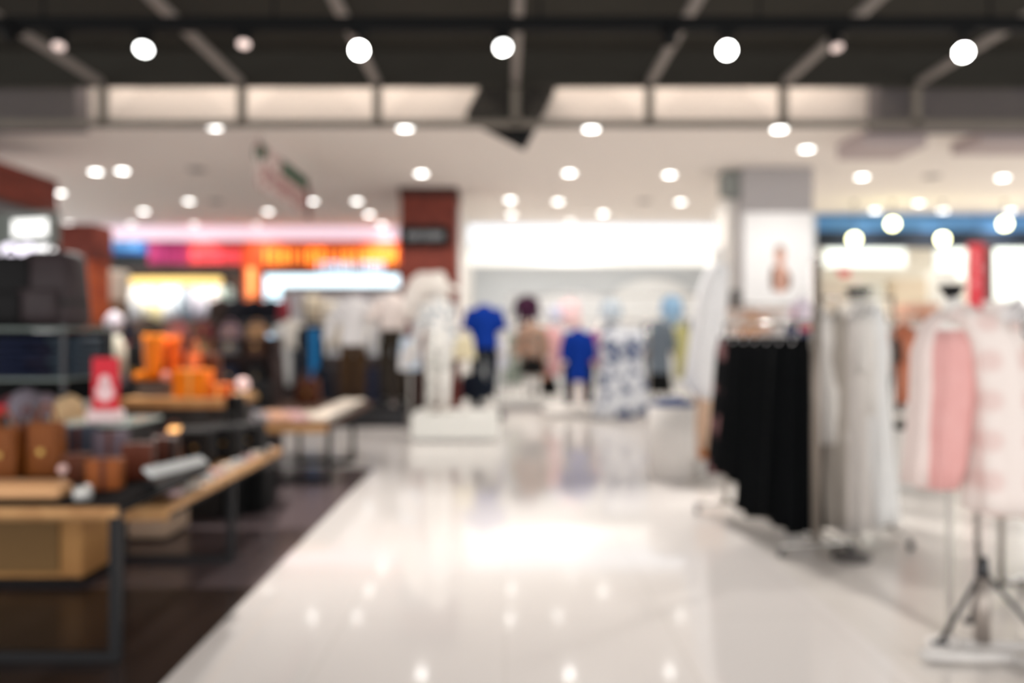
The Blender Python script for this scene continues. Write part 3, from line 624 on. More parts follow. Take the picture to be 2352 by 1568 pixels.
gpx('narrow red-violet top peeking out right of the blue sweater', 'top', 1368, 760, 840, 16.0, 34, 'shirt', cloth('magenta', (168, 60, 120)), group=W)
gpx('long white dress with blue-grey blossom print at left of its pair', 'dress', 1412, 752, 958, 13.4, 92, 'dress', cloth('blossom', (222, 226, 232), (70, 86, 124), 'floral', 5), group=W)
gpx('long white dress with blue-grey blossom print nearer the grey coat', 'dress', 1458, 756, 950, 13.4, 66, 'dress', cloth('blossom', (226, 230, 236)), group=W)
gpx('olive-yellow coat hanging right of the grey coat', 'coat', 1568, 745, 868, 16.0, 46, 'jacket', cloth('olive_yellow', (190, 186, 130)), group=W)
gpx('dark navy coat hanging beside the long white gown', 'coat', 1592, 735, 850, 16.0, 34, 'jacket', NAVY, group=W)
gpx('grey-brown blouse hanging in front of the dark jeans side', 'blouse', 1240, 752, 870, 16.0, 56, 'shirt', cloth('tan_print', (176, 150, 130), (204, 140, 104), 'floral', 10), group=W)
gpx('black trousers hanging below the grey-brown blouse', 'trousers', 1252, 862, 905, 16.4, 60, 'skirt', BLACK, group=W, hang=False)
gpx('navy trousers hanging behind the blue-bloused mannequin', 'trousers', 1088, 858, 918, 15.0, 70, 'skirt', cloth('ink', (20, 30, 44)), group=W, hang=False)
gpx('grey printed shirt hanging between the blossom dresses and blue sweater', 'shirt', 1388, 765, 895, 16.0, 40, 'shirt', cloth('grey_print', (190, 190, 190), (130, 136, 150), 'floral', 12), group=W)
gpx('charcoal cardigan hanging left of the grey coat', 'cardigan', 1484, 745, 870, 16.0, 36, 'jacket', cloth('charcoal_k', (66, 72, 78)), group=W)
# handbags near the column
def bag(label, x, y, z, w, h, d, m, rz=0, name='handbag', grp=None, hm=None, slant=.85):
    t = thing(name, label, 'bag', (x, y, z), rz, grp)
    def body(b):
        bx(b, -w/2, w/2, -d/2, d/2, 0, h, min(w, d, h)*.12)
        for v in b.verts:
            f = v.co.z/h; v.co.x *= 1-(1-slant)*f; v.co.y *= 1-.35*f
    part('bag_body', body, m, t, True)
    part('flap', lambda b: bx(b, -w*.40, w*.40, -d*.5-.004, -d*.36, h*.45, h*.93, .006), hm or m, t)
    def hd(b):
        n = 10
        for i in range(n):
            a, c = PI*i/n, PI*(i+1)/n
            tube(b, (w*.25*math.cos(a), 0, h*.97+h*.35*math.sin(a)), (w*.25*math.cos(c), 0, h*.97+h*.35*math.sin(c)), .008, None, 8)
    part('handle', hd, hm or m, t, True)
    part('clasp', lambda b: bx(b, -.015, .015, -d*.5-.012, -d*.5, h*.42, h*.52), mat('brass', (206, 168, 96), .3, metal=.9), t)
    return t
t = thing('bag_stand', 'slim dark maroon stand holding the cream bag beside the column', 'stand', (wx(1052, 13.0), 13.0, 0))
part('pole', lambda b: tube(b, (0, 0, .02), (0, 0, wz(826, 13)-.01), .05, .035), mat('maroon_lacquer', (98, 40, 36), .4), t, True)
part('top_tray', lambda b: lathe(b, 0, 0, [(.12, wz(826, 13)-.02), (.14, wz(826, 13)-.01), (.14, wz(826, 13))]), _m['maroon_lacquer'], t)
part('foot', lambda b: lathe(b, 0, 0, [(.16, 0), (.16, .02), (.05, .04)]), _m['maroon_lacquer'], t)
bag('cream round handbag on the maroon stand beside the column', wx(1066, 13), 13.0, wz(826, 13), .38, .38, .2, cloth('cream_bag', (240, 230, 196)), slant=.7)
t = bag('white shoulder bag hanging at the blue-bloused mannequin side', wx(1150, 13.9), 13.9, wz(845, 13.9), .24, .5, .12, cloth('white_bag', (230, 232, 244)), slant=.8)
bag('white and pale blue tote beside the hatted mannequin', wx(942, 11.9), 11.9, wz(850, 11.9), .34, .50, .14, cloth('ivory_tote', (236, 236, 238), (190, 210, 230), 'floral', 5), slant=.8)
t = thing('tote_stand', 'thin steel stand under the white and pale blue tote', 'stand', (wx(942, 11.9), 11.9, 0))
part('pole', lambda b: tube(b, (0, 0, .02), (0, 0, wz(850, 11.9)-.012), .018), STEEL, t); part('plate', lambda b: bx(b, -.12, .12, -.06, .06, wz(850, 11.9)-.012, wz(850, 11.9)), STEEL, t)
part('foot', lambda b: lathe(b, 0, 0, [(.14, 0), (.14, .02), (.02, .03)]), STEEL, t)
t = thing('bag_rack', 'thin chrome stand under the white shoulder bag', 'stand', (wx(1150, 13.9), 13.9, 0))
part('pole', lambda b: tube(b, (0, 0, .02), (0, 0, wz(845, 13.9)-.01), .015), STEEL, t); part('plate', lambda b: bx(b, -.1, .1, -.05, .05, wz(845, 13.9)-.01, wz(845, 13.9)), STEEL, t)
part('foot', lambda b: lathe(b, 0, 0, [(.13, 0), (.13, .02), (.02, .03)]), STEEL, t)

# ---------------------------------------------------------------- left shop: shirts, jackets, jeans
rack('garment_rack', 'dark rack holding the pale shirts under the yellow light', wx(275, 18), 18, wx(555, 18), 18, wz(652, 18), mt=DSTEEL)
G1 = 'pale shirts under the yellow light'
cols = [('snow white', (226, 226, 232)), ('dove grey', (190, 194, 200)), ('ivory', (250, 246, 222)), ('butter yellow', (252, 240, 190)), ('pure white', (246, 248, 250)), ('ice blue', (206, 218, 232)), ('steel grey', (122, 134, 148)),
        ('lilac grey', (178, 176, 192)), ('pale lilac', (200, 200, 214)), ('shell white', (232, 224, 228)), ('mint white', (206, 226, 222))]
for k, (nm, c) in enumerate(cols):
    gpx('%s shirt, %s from the left on the yellow-lit rail' % (nm, ordn[k]), 'shirt', 296+k*22.5, 657, 738 - (k % 3)*5, 18, 34, 'shirt', cloth('s_'+nm.replace(' ', '_'), c), rz=.7, group=G1, D=.09)
rack('garment_rack', 'dark rack of jackets left of the orange post', wx(480, 15), 15, wx(660, 15), 15, wz(682, 15), mt=DSTEEL)
G2 = 'dark jackets below the orange post'
for k, (px, w_, c, nm) in enumerate(((508, 60, (56, 46, 42), 'umber brown'), (548, 56, (34, 34, 40), 'charcoal'), (583, 56, (20, 22, 30), 'ink black'), (622, 52, (24, 24, 32), 'midnight'), (652, 30, (150, 60, 70), 'faded red'))):
    gpx('%s jacket, %s from the left below the orange post' % (nm, ordn[k]), 'jacket', px, 690, 768, 15, w_, 'jacket', cloth('j_'+nm.replace(' ', '_'), c), group=G2, rz=.3)
rack('garment_rack', 'low rack of jeans before the glowing blue strip', wx(560, 13.4), 13.4, wx(760, 13.4), 13.4, wz(738, 13.4), mt=DSTEEL)
G3 = 'jeans and tops before the blue strip'
for k, (px, q0, q1, w_, c, nm, kd) in enumerate(((585, 775, 850, 44, (160, 168, 156), 'sage grey', 'shirt'), (612, 765, 880, 50, (170, 182, 182), 'pale grey denim', 'trousers'), (650, 745, 885, 58, (200, 200, 198), 'bleached white', 'trousers'),
                                   (690, 752, 890, 40, (38, 44, 54), 'dark denim', 'trousers'), (672, 735, 800, 60, (226, 220, 210), 'cream cropped', 'shirt'))):
    gpx('%s %s hanging, %s in the row before the blue strip' % (nm, 'trousers' if kd == 'trousers' else 'top', ordn[k]), kd if kd == 'trousers' else 'top', px, q0, q1, 13.4, w_, kd, cloth('g3_%d' % k, c), group=G3)
y = 13.8
t = thing('blue_light_strip', 'vertical glowing blue display strip behind the jeans', 'light strip', (wx(722, y), y, wz(900, y)))
part('lit_face', lambda b: bx(b, -.08, .08, -.02, 0, 0, 1.1, .01), mat('blue_strip', (30, 104, 156), .5, emit=.3), t)
part('casing', lambda b: bx(b, -.16, .16, 0, .1, -wz(900, y), 1.15, .01), BLACK, t)
t = thing('dark_cabinet', 'long low dark cabinet behind the far sale table', 'cabinet', (wx(700, 16.4), 16.4, 0))
part('carcass', lambda b: bx(b, -3.6, 1.75, 0, .5, 0, .95, .01), mat('cabinet_black_brown', (44, 34, 32), .5), t)
for i in range(6): part('door', lambda b: bx(b, -3.55+i*.885, -2.72+i*.885, -.02, 0, .06, .9, .005), mat('cabinet_door_umber', (54, 42, 40), .5), t)
gpx('cream dress hanging left of the white-shirted mannequin', 'dress', 765, 690, 800, 15.4, 66, 'dress', cloth('warm_cream', (240, 232, 214)), group=G3)
gpx('beige coat hanging above the jeans row', 'coat', 718, 678, 745, 15.8, 56, 'jacket', cloth('beige_coat', (206, 194, 172)), group=G3)
gpx('dark grey coat hanging between the two left mannequins', 'coat', 868, 690, 770, 13.75, 44, 'jacket', cloth('graphite', (60, 62, 66)), group=G3)
for k, (px, c) in enumerate(((855, (48, 50, 66)), (940, (40, 36, 40)), (960, (60, 40, 36)), (742, (34, 38, 50)))):
    gpx(('%s long garment hanging low behind the mannequins at left' % ['slate', 'smoke black', 'oxblood', 'navy'][k]), 'garment', px, 845, 950, 13.75, 50, 'skirt', cloth('low_%d' % k, c), group=G3, hang=False)
rack('garment_rack', 'tiny dark rack with a black jacket beside the cream totem', wx(264, 13.5), 13.5, wx(294, 13.5), 13.5, wz(672, 13.5)+.1, .01, mt=DSTEEL)
rack('garment_rack', 'short dark rack with a grey coat between the two left mannequins', wx(850, 13.75), 13.76, wx(886, 13.75), 13.76, wz(690, 13.75)+.1, .01, mt=DSTEEL)
rack('garment_rack', 'low dark rack behind the mannequins left of the column', wx(735, 13.75), 13.75, wx(968, 13.75), 13.75, wz(842, 13.6), mt=DSTEEL)

rack('garment_rack', 'high slim rack of cream and beige clothes above the jeans', wx(700, 15.6), 15.6, wx(800, 15.6), 15.6, wz(680, 15.6)+.05, mt=DSTEEL)
# dummy display items left of shirts
y = 12.8
t = thing('display_pillar', 'cream display totem beside the orange-brown post', 'totem', (wx(252, y), y, 0))
part('lower_shaft', lambda b: bx(b, -.15, .15, 0, .3, 0, wz(760, y), .01), mat('totem_umber', (66, 56, 48), .6), t)
part('upper_panel', lambda b: bx(b, -.18, .18, -.02, .32, wz(690, y), wz(620, y), .02), mat('totem_cream', (222, 212, 196), .6), t)
part('neck', lambda b: bx(b, -.13, .13, .02, .28, wz(760, y), wz(690, y), .01), mat('totem_neck', (150, 122, 96), .6), t)
gpx('black jacket hanging beside the cream totem', 'jacket', 278, 672, 745, 13.5, 34, 'jacket', BLACK, group=G2)

# ---------------------------------------------------------------- tables at left
def table(name, label, x0, x1, y0, y1, z, legs, th=.045, mt=WOODT, frame_y=None, topm=None):
    t = thing(name, label, 'table', ((x0+x1)/2, (y0+y1)/2, 0)); cx, cy = (x0+x1)/2, (y0+y1)/2
    part('tabletop', lambda b: bx(b, x0-cx, x1-cx, y0-cy, y1-cy, z-th, z, .006), topm or mt, t)
    part('front_edge', lambda b: bx(b, x0-cx, x1-cx, y0-cy-.012, y0-cy, z-th-.03, z-.005, .003), mt, t)
    part('apron', lambda b: (bx(b, x0-cx+.02, x1-cx-.02, y0-cy+.02, y0-cy+.05, z-th-.03, z-th), bx(b, x1-cx-.05, x1-cx-.02, y0-cy+.05, y1-cy-.02, z-th-.03, z-th)), BLACK, t)
    for fy in frame_y or []:
        for lx in legs:
            part('leg', lambda b: bx(b, lx-cx-.022, lx-cx+.022, fy-cy-.022, fy-cy+.022, .04, z-th, .003), LEGM, t)
        part('floor_bar', lambda b: bx(b, min(legs)-cx-.022, max(legs)-cx+.022, fy-cy-.022, fy-cy+.022, 0, .04, .003), LEGM, t)
    return t
LEGM = mat('table_leg_black_steel', (34, 34, 36), .55)
TA = .69
table('display_table', 'oak display table with dark top nearest the camera at lower left', -3.2, -1.66, 3.42, 4.55, TA, (-3.1, -1.70), frame_y=(3.48,), topm=mat('dark_felt_top', (30, 26, 26), .9, spec=.1), th=.02)
table('display_table', 'oak-edged display table with white trays just behind the nearest table', -2.62, -1.68, 3.98, 6.0, .57, (-2.40, -1.72), frame_y=(5.0,), topm=WOODT).location.x += 0.0
table('display_table', 'far display table of small folded goods left of the aisle', -3.0, -1.66, 7.45, 9.9, .60, (-2.3, -1.7), frame_y=(7.7, 8.9), th=.06, topm=mat('brown_felt_top', (96, 74, 64), .9, spec=.1))
t = thing('tan_drawer_box', 'tan wooden storage chest under the nearest table', 'chest', (-2.75, 4.5, 0))
part('carcass', lambda b: bx(b, -.6, .36, 0, .36, .05, .55, .01), TAN, t)
part('shaded_front', lambda b: bx(b, -.58, .24, -.02, 0, .08, .53, .01), mat('tan_front_shade', (122, 92, 54), .6), t)  # shadow across the chest front, put in as a darker tan board
part('plinth_base', lambda b: bx(b, -.58, .34, .02, .34, 0, .05), BLACK, t)
t = thing('beige_cabinet', 'beige cabinet standing under the second table', 'cabinet', (-2.5, 5.5, 0))
part('carcass', lambda b: bx(b, -.45, .16, 0, .4, .02, .50, .01), mat('beige_laminate', (196, 170, 146), .6), t)
part('door', lambda b: bx(b, -.43, .14, -.015, 0, .05, .48, .005), mat('beige_laminate2', (204, 178, 154), .6), t)
# black storage bag below second table
t = thing('black_storage_crate', 'black soft crate on the dark floor between the second and far tables', 'crate', (wx(548, 6.35), 6.35, 0))
part('body', lambda b: bx(b, -.14, .2, 0, .4, 0, .34, .03), BLACK, t); part('lid', lambda b: bx(b, -.15, .21, -.01, .41, .34, .38, .01), BLACKG, t)

# bags etc. on nearest table
LB1 = mat('leather_cognac', (146, 82, 30), .5, rgb2=(116, 60, 20)); LB2 = mat('leather_brown', (108, 56, 26), .45, rgb2=(82, 40, 18)); LB3 = mat('leather_chestnut', (96, 44, 24), .45); LB4 = mat('leather_black', (18, 17, 18), .5, spec=.3)
def onA(px, y): return (wx(px, y), y, TA)
bag('brown leather handbag at the left edge of the nearest table', wx(12, 4.1), 4.1, TA, .17, .26, .10, LB1)
bag('dark chestnut leather handbag second from left on the nearest table', wx(62, 4.2), 4.2, TA, .13, .27, .1, LB3)
bag('tan cognac leather handbag third from left on the nearest table', wx(108, 4.15), 4.15, TA, .18, .28, .1, LB1, slant=.95)
def wallet(label, px, y, z, w, h, d, m, rz=0, grp='leather wallets on the near tables'):
    t = thing('wallet', label, 'wallet', (wx(px, y), y, z), rz, grp)
    part('cover', lambda b: bx(b, -w/2, w/2, -d/2, d/2, 0, h, .008), m, t); part('strap', lambda b: bx(b, -.012, .012, -d/2-.003, d/2+.003, -.0, h+.003), LB3, t)
    return t
def pouch(label, p0, p1, q0, y, m, z=TA, rz=.15):
    return wallet(label, (p0+p1)/2, y, z, (p1-p0)/FPX*y, wz(q0, y)-z, .09, m, rz)
pouch('upright brown leather pouch right of the cognac handbag', 148, 205, 1042, 4.0, LB2)
pouch('wide cognac leather pouch standing behind the white round tin', 206, 280, 1052, 3.8, mat('leather_toffee', (150, 80, 30), .5))
pouch('dark chestnut leather pouch right of the wide cognac pouch', 284, 352, 1016, 4.08, LB3)
pouch('black-brown leather pouch at the far right end of the nearest table', 352, 408, 1004, 4.38, mat('leather_espresso', (54, 30, 22), .5))
pouch('slate grey pouch behind the cognac handbag', 150, 218, 978, 4.42, mat('pouch_slate', (72, 78, 92), .7))
pouch('mauve-grey pouch behind the wide cognac pouch', 222, 292, 990, 4.36, mat('pouch_mauve', (110, 96, 106), .7))
t = thing('cork_tray', 'pale tan rounded tray on the front edge of the nearest table', 'tray', (wx(60, 3.58), 3.58, TA))
part('tray_body', lambda b: bx(b, -.34, .18, -.06, .07, 0, .07, .025), mat('cork_tan', (232, 178, 128), .6), t, True); part('liner', lambda b: bx(b, -.31, .15, -.045, .055, .07, .075, .002), mat('cork_liner', (214, 160, 112), .6), t)
t = thing('round_tin', 'small round white tin beside the tan tray', 'tin', (wx(190, 3.55), 3.55, TA))
part('can', lambda b: lathe(b, 0, 0, [(.035, 0), (.04, .005), (.04, .045), (.035, .05)]), mat('tin_white', (206, 204, 200), .35, metal=.3), t, True); part('lid', lambda b: lathe(b, 0, 0, [(.041, .045), (.041, .06), (.02, .066)]), STEEL, t)
t = thing('pink_charm', 'small pale pink ball charm at the end of the tan tray', 'charm', (wx(133, 3.66), 3.70, TA))
part('ball', lambda b: ball(b, (0, 0, .11), .022), mat('charm_pink', (236, 196, 190), .4), t, True); part('stand', lambda b: tube(b, (0, 0, 0), (0, 0, .09), .006), STEEL, t)
t = thing('acrylic_sign', 'long clear acrylic strip leaning at the right edge of the nearest table', 'sign holder', (wx(407, 4.05), 4.05, TA), math.radians(0))
def strip(b):
    bx(b, -.03, .03, -.34, .34, 0, .016)
    for v in b.verts: v.co = Matrix.Translation((0, 0, .06)) @ Matrix.Rotation(math.radians(-4), 4, 'X') @ Matrix.Rotation(math.radians(40), 4, 'Y') @ v.co
part('strip', strip, ACRYL, t); part('foot', lambda b: bx(b, -.03, .03, -.3, .3, 0, .04), BLACKG, t)
for k, (px, y, c, w_, h_, nm) in enumerate(((300, 4.75, LB2, .2, .2, 'brown'), (330, 5.0, LB3, .2, .22, 'chestnut'), (382, 5.2, LB1, .2, .14, 'cognac'), (400, 5.4, LB3, .18, .2, 'oxblood'), (455, 5.3, LB4, .26, .24, 'black'), (520, 5.5, LB4, .26, .24, 'glossy black'), (575, 5.75, LB4, .24, .22, 'small black'))):
    bag('%s leather bag, %s from the left in the row on the second table' % (nm, ordn[k]), min(wx(px, y), -1.84), y, .57, w_, h_, .12, c, grp='bags in a row on the second table')
for k in range(9):
    f = k/8; y = 4.25+1.6*f
    t = thing('folded_belt', 'small %s item, %s from the front along the oak edge of the second table' % (['pale pink', 'ivory', 'pale grey'][k % 3], ordn[k]), 'belt', (-1.76, y, .57), .3*k, 'small rolled goods along the oak edge')
    part('coil', lambda b: lathe(b, 0, 0, [(.012, 0), (.045, 0), (.045, .03), (.012, .03)], 20), cloth('coil%d' % (k % 3), [(226, 196, 196), (234, 226, 216), (206, 206, 206)][k % 3]), t, True)
    part('buckle', lambda b: bx(b, .03, .06, -.015, .015, .0, .03, .003), STEEL, t)
for k in range(6):
    t = thing('folded_scarf', 'folded %s scarf lying flat, %s in the middle of the second table' % (['grey', 'dusty rose', 'tan'][k % 3], ordn[k]), 'scarf', (-2.02-.17*(k % 2), 4.25+.28*k, .57), .2, 'folded scarves on the second table')
    part('fold', lambda b: bx(b, -.07, .07, -.09, .09, 0, .02, .006), cloth('scarf%d' % (k % 3), [(120, 116, 122), (176, 140, 140), (170, 134, 100)][k % 3]), t, True)
    part('top_fold', lambda b: bx(b, -.065, .03, -.085, .085, .02, .035, .006), cloth('scarf%d' % (k % 3), (0, 0, 0)), t, True)

# luggage shelf unit at far left
y0, y1 = 4.9, 5.5
S1, S2, S3 = wz(752, 4.9), wz(868, 4.9), wz(966, 4.9)
t = thing('glass_shelf_unit', 'glass shelf unit with steel posts at the left edge', 'shelf unit', (wx(60, 5.2), 5.2, 0))
for z in (S1, S2, S3): part('glass_shelf', lambda b: bx(b, -.62, .42, -.3, .3, z-.018, z, .003), mat('tinted_glass', (120, 132, 128), .12), t)
for sx in (-.6, .40):
    for sy in (-.28, .28): part('post', lambda b: tube(b, (sx, sy, 0), (sx, sy, S1+.02), .014), DSTEEL, t)
part('back_panel', lambda b: bx(b, -.62, .42, .29, .3, S3-.05, S1-.02), BLACK, t)
def backpack(label, x, y, z, w, h, d, m, rz):
    t = thing('backpack', label, 'bag', (x, y, z), rz)
    def f(b):
        bx(b, -w/2, w/2, -d/2, d/2, 0, h, min(w, d)*.18)
        for v in b.verts:
            k = v.co.z/h; v.co.y *= 1-.3*k; v.co.x *= 1-.12*k*k
    part('main_body', f, m, t, True)
    part('front_pocket', lambda b: bx(b, -w*.38, w*.38, -d*.5-.04, -d*.35, h*.08, h*.5, .02), m, t, True)
    part('top_handle', lambda b: [tube(b, (w*.12*math.cos(PI*i/8), 0, h+.05*math.sin(PI*i/8)-.01), (w*.12*math.cos(PI*(i+1)/8), 0, h+.05*math.sin(PI*(i+1)/8)-.01), .01, None, 8) for i in range(8)], LB4, t)
    part('side_strap', lambda b: bx(b, w*.44, w*.5, -d*.5-.01, d*.3, h*.3, h*.36), LB4, t)
    return t
backpack('large black backpack at the left edge on the glass shelf', wx(25, 5.1), 5.1, S1, .33, .46, .24, mat('nylon_black', (20, 19, 20), .7), .1)
backpack('large dark brown leather backpack on the glass shelf', wx(135, 5.2), 5.15, S1, .37, .49, .3, mat('leather_deep_brown', (62, 50, 52), .5, rgb2=(42, 34, 36)), -.15)
for k, (px, c, w_, n) in enumerate(((75, (24, 30, 52), .3, 6), (120, (34, 33, 50), .2, 5), (172, (50, 60, 70), .22, 6))):
    for j in range(n):
        z = S2+j*.042
        o = thing('folded_clothes', 'folded %s garment, %s up in the %s stack on the middle glass shelf' % (['navy', 'indigo', 'slate blue'][k], ordn[j], ['left', 'middle', 'right'][k]), 'folded clothing', (wx(px, 5.1), 5.1, z), .05*((j % 3)-1), 'folded clothes on the middle glass shelf')
        part('fold', lambda b: bx(b, -w_/2, w_/2, -.15, .15, 0.0, .04, .014), cloth('fold%d' % k, c), o, True)
        part('collar', lambda b: bx(b, -.05, .05, -.155, -.12, .015, .035, .006), cloth('fold%d' % k, c), o)
for k, (px, z, c, nm, r) in enumerate(((158, S3, (214, 182, 140), 'straw-coloured', .09), (60, S3, (130, 122, 132), 'grey', .11), (100, S3+.0, (158, 140, 150), 'mauve-grey', .09), (20, S3, (120, 70, 76), 'rust', .08), (196, S3, (196, 196, 190), 'silver white', .06))):
    o = thing('knitted_hat', '%s knitted hat on the lowest glass shelf' % nm, 'hat', (wx(px, 4.95+.05*k), 4.95+.06*k, z), 0, 'hats on the lowest glass shelf')
    part('crown', lambda b: loft(b, [oval(0, 0, zz, rr, rr, 24, 8, .02) for rr, zz in ((r, 0), (r*.98, r*.7), (r*.75, r*1.4), (r*.2, r*1.75))]), cloth('hat%d' % k, c), o, True)
    part('brim', lambda b: loft(b, [oval(0, 0, 0, r*1.12, r*1.12, 24), oval(0, 0, r*.4, r*1.1, r*1.1, 24)]), cloth('hat%d' % k, c), o, True)
# low glass-topped stand with red price sign
y = 4.6
zt = wz(968, y)
t = thing('tray_stand', 'dark glass-topped stand on the second table carrying the red sale sign', 'stand', (wx(225, y), y, 0))
part('glass_top', lambda b: bx(b, -.20, .22, -.10, .35, zt-.02, zt, .003), mat('tinted_glass2', (176, 190, 184), .12), t)
part('cabinet_body', lambda b: bx(b, -.16, .18, 0, .33, .60, zt-.02, .01), mat('stand_charcoal', (40, 40, 42), .5), t)
part('foot', lambda b: bx(b, -.14, .16, .02, .31, .57, .60), BLACK, t)
t = thing('sale_sign', 'upright red sale sign with a white round emblem on the glass-topped stand', 'sign', (wx(243, y), y, zt), -.1)
part('red_panel', lambda b: bx(b, -.08, .08, -.006, .006, .07, .37, .003), mat('sale_red', (222, 30, 52), .4), t)
part('acrylic_base', lambda b: bx(b, -.088, .088, -.05, .05, 0, .07, .006), mat('base_pink_white', (250, 222, 222), .3), t)
def emblem(b):
    tube(b, (0, -.006, .17), (0, -.011, .17), .055, None, 24); tube(b, (0, -.006, .235), (0, -.011, .235), .035, None, 20)
part('white_emblem', emblem, mat('emblem_white', (252, 214, 216), .5), t)
t = thing('red_candle_jar', 'small red jar at the left edge behind the leather handbags', 'jar', (wx(8, 4.55), 4.5, TA))
part('jar', lambda b: lathe(b, 0, 0, [(.04, 0), (.045, .01), (.045, .26), (.035, .28)]), mat('jar_dark', (60, 30, 30), .4), t, True); part('lid', lambda b: lathe(b, 0, 0, [(.046, .28), (.046, .33), (.02, .34)]), mat('jar_red', (220, 40, 60), .4), t)
for k, (px, q, yy) in enumerate(((38, 880, 4.6), (8, 915, 4.6), (262, 740, 7.0), (252, 850, 5.2), (315, 900, 6.0))):
    pass
# tall wood counter with orange goods
y = 6.15; zc = wz(916, y)
x0, x1 = wx(270, y), wx(515, y)
t = thing('wood_counter', 'oak-topped dark counter carrying the orange goods', 'counter', ((x0+x1)/2, y, 0)); hw = (x1-x0)/2
part('worktop', lambda b: bx(b, -hw, hw, 0, .8, zc-.07, zc, .005), WOODT, t)
part('carcass', lambda b: bx(b, -hw+.03, hw-.03, .03, .75, 0.02, zc-.07, .005), mat('counter_charcoal', (30, 27, 26), .5), t)
part('side_post', lambda b: bx(b, hw, hw+.10, .02, .2, 0, zc+.02, .005), BLACK, t)
ORG = mat('orange_leather', (255, 150, 22), .45, rgb2=(250, 124, 6)); ORG2 = mat('orange_leather_deep', (244, 112, 16), .45)
def obox(label, p0, p1, q0, q1, y, m=ORG, d=.16, z=None):
    x0, x1 = wx(p0, y), wx(p1, y); z0 = zc if z is None else z; h = (q1-q0)/FPX*y
    t = thing('orange_box', label, 'box', ((x0+x1)/2, y, z0), 0, 'orange goods on the oak-topped counter'); hw = (x1-x0)/2
    part('box_body', lambda b: bx(b, -hw, hw, 0, d, 0, h*.8, .006), m, t); part('lid', lambda b: bx(b, -hw-.003, hw+.003, -.003, d+.003, h*.8, h, .006), m, t)
    part('ribbon', lambda b: bx(b, -.012, .012, -.006, -.003, 0, h), mat('ribbon_pale', (255, 196, 110), .5), t)
    return t
t = thing('grey_riser', 'low grey riser block under the tall orange boot', 'riser', (wx(352, 6.4), 6.4, zc))
part('block', lambda b: bx(b, -.13, .13, 0, .2, 0, .11, .005), mat('riser_grey', (112, 104, 100), .6), t); part('cap', lambda b: bx(b, -.135, .135, -.005, .205, .11, .12), DSTEEL, t)
RZ = zc+.12
def boot(label, px, y, z, h, m, s=1, w=.075):
    t = thing('tall_boot', label, 'boot', (wx(px, y), y, z), 0, 'orange goods on the oak-topped counter')
    part('shaft', lambda b: loft(b, [oval(0, 0, zz*h, r*w, r*w, 24, 3, .02) for zz, r in ((.05, .8), (.2, .85), (.5, 1.0), (.8, 1.05), (1.0, 1.08))]), m, t, True)
    part('foot', lambda b: ball(b, (-s*w*.7, 0, .035), w*1.5, w*.65, .05), m, t, True)
    part('sole', lambda b: bx(b, -s*w*.7-w*1.3, -s*w*.7+w*1.4, -w*.6, w*.6, -.0, .012, .004), LB2, t)
    return t
boot('tall bright orange boot on the grey riser', 352, 6.48, RZ, .38, ORG, 1, .078)
boot('shorter orange boot beside the tall orange boot', 398, 6.62, zc+.0, .49, ORG2, 1, .062)
obox('wide bright orange box in the middle of the oak-topped counter', 397, 474, 852, 916, 6.25)
obox('low orange box at the right end of the oak-topped counter', 478, 522, 885, 916, 6.25, ORG2)
bag('small orange handbag with pale clasp behind the wide orange box', wx(448, 6.65), 6.65, zc, .13, .34, .1, ORG2, hm=mat('peach_leather', (255, 150, 100), .4), grp='orange goods on the oak-topped counter')
bag('brown handbag standing right of the small orange handbag', wx(488, 6.7), 6.7, zc, .15, .34, .12, LB2)
t = bag('black handbag standing left of the tall orange boot', wx(318, 6.65), 6.65, zc, .16, .42, .14, LB4)
t = thing('pink_rosette', 'pale pink rosette between the two orange boots', 'rosette', (wx(381, 6.3), 6.3, zc)); part('bloom', lambda b: ball(b, (0, 0, .17), .035, .03, .035), mat('rosette_pink', (255, 176, 160), .5), t, True); part('stem', lambda b: tube(b, (0, 0, 0), (0, 0, .14), .006), DSTEEL, t)
for k, px in enumerate((347, 404, 418)):
    yy = 5.45
    t = thing('candle_lamp', 'small glowing amber cup lamp, %s of three below the oak counter top' % ordn[k], 'lamp', (wx(px, yy), yy-.05, TA-.12+.0), 0, 'amber cup lamps below the counter')
    part('cup', lambda b: lathe(b, 0, 0, [(.02, .0), (.03, .0), (.034, .12), (.03, .12)]), LB4, t, True)
    part('glow', lambda b: ball(b, (0, 0, .2), .032), emi('amber_glow', (255, 190, 120), 1.5), t, True)
    part('neck', lambda b: tube(b, (0, 0, .11), (0, 0, .18), .012), DSTEEL, t)
# white bottle and other far clutter between shelf and counter
for k, (px, q0, q1, yy, c, nm) in enumerate(((262, 715, 760, 7.2, (206, 198, 206), 'silver'), (270, 770, 870, 7.0, (206, 200, 182), 'cream'))):
    t = thing('display_bust', '%s rounded display bust behind the red sale sign' % nm, 'bust', (wx(px, yy), yy, 0)); z1, z0 = wz(q0, yy), wz(q1, yy); h = z1-z0
    part('bust_form', lambda b: lathe(b, 0, 0, [(.03, z0), (.075, z0+h*.2), (.08, z0+h*.6), (.05, z0+h*.85), (.02, z1)]), mat('bust_'+nm, c, .4), t, True)
    part('pole', lambda b: tube(b, (0, 0, .02), (0, 0, z0+.02), .012), STEEL, t); part('foot', lambda b: lathe(b, 0, 0, [(.12, 0), (.12, .015), (.02, .025)]), STEEL, t)
t = thing('dark_shelving', 'tall dark shelving behind the orange goods', 'shelving', (wx(400, 9.2), 9.2, 0))
part('back_board', lambda b: bx(b, -1.1, 1.15, .35, .38, 0, wz(775, 9.2)), mat('shelving_brown', (52, 36, 34), .6), t)
for zz in (.45, .85, 1.2, wz(778, 9.2)): part('shelf_board', lambda b: bx(b, -1.1, 1.15, 0, .36, zz-.03, zz, .003), mat('shelving_brown2', (64, 46, 42), .6), t)
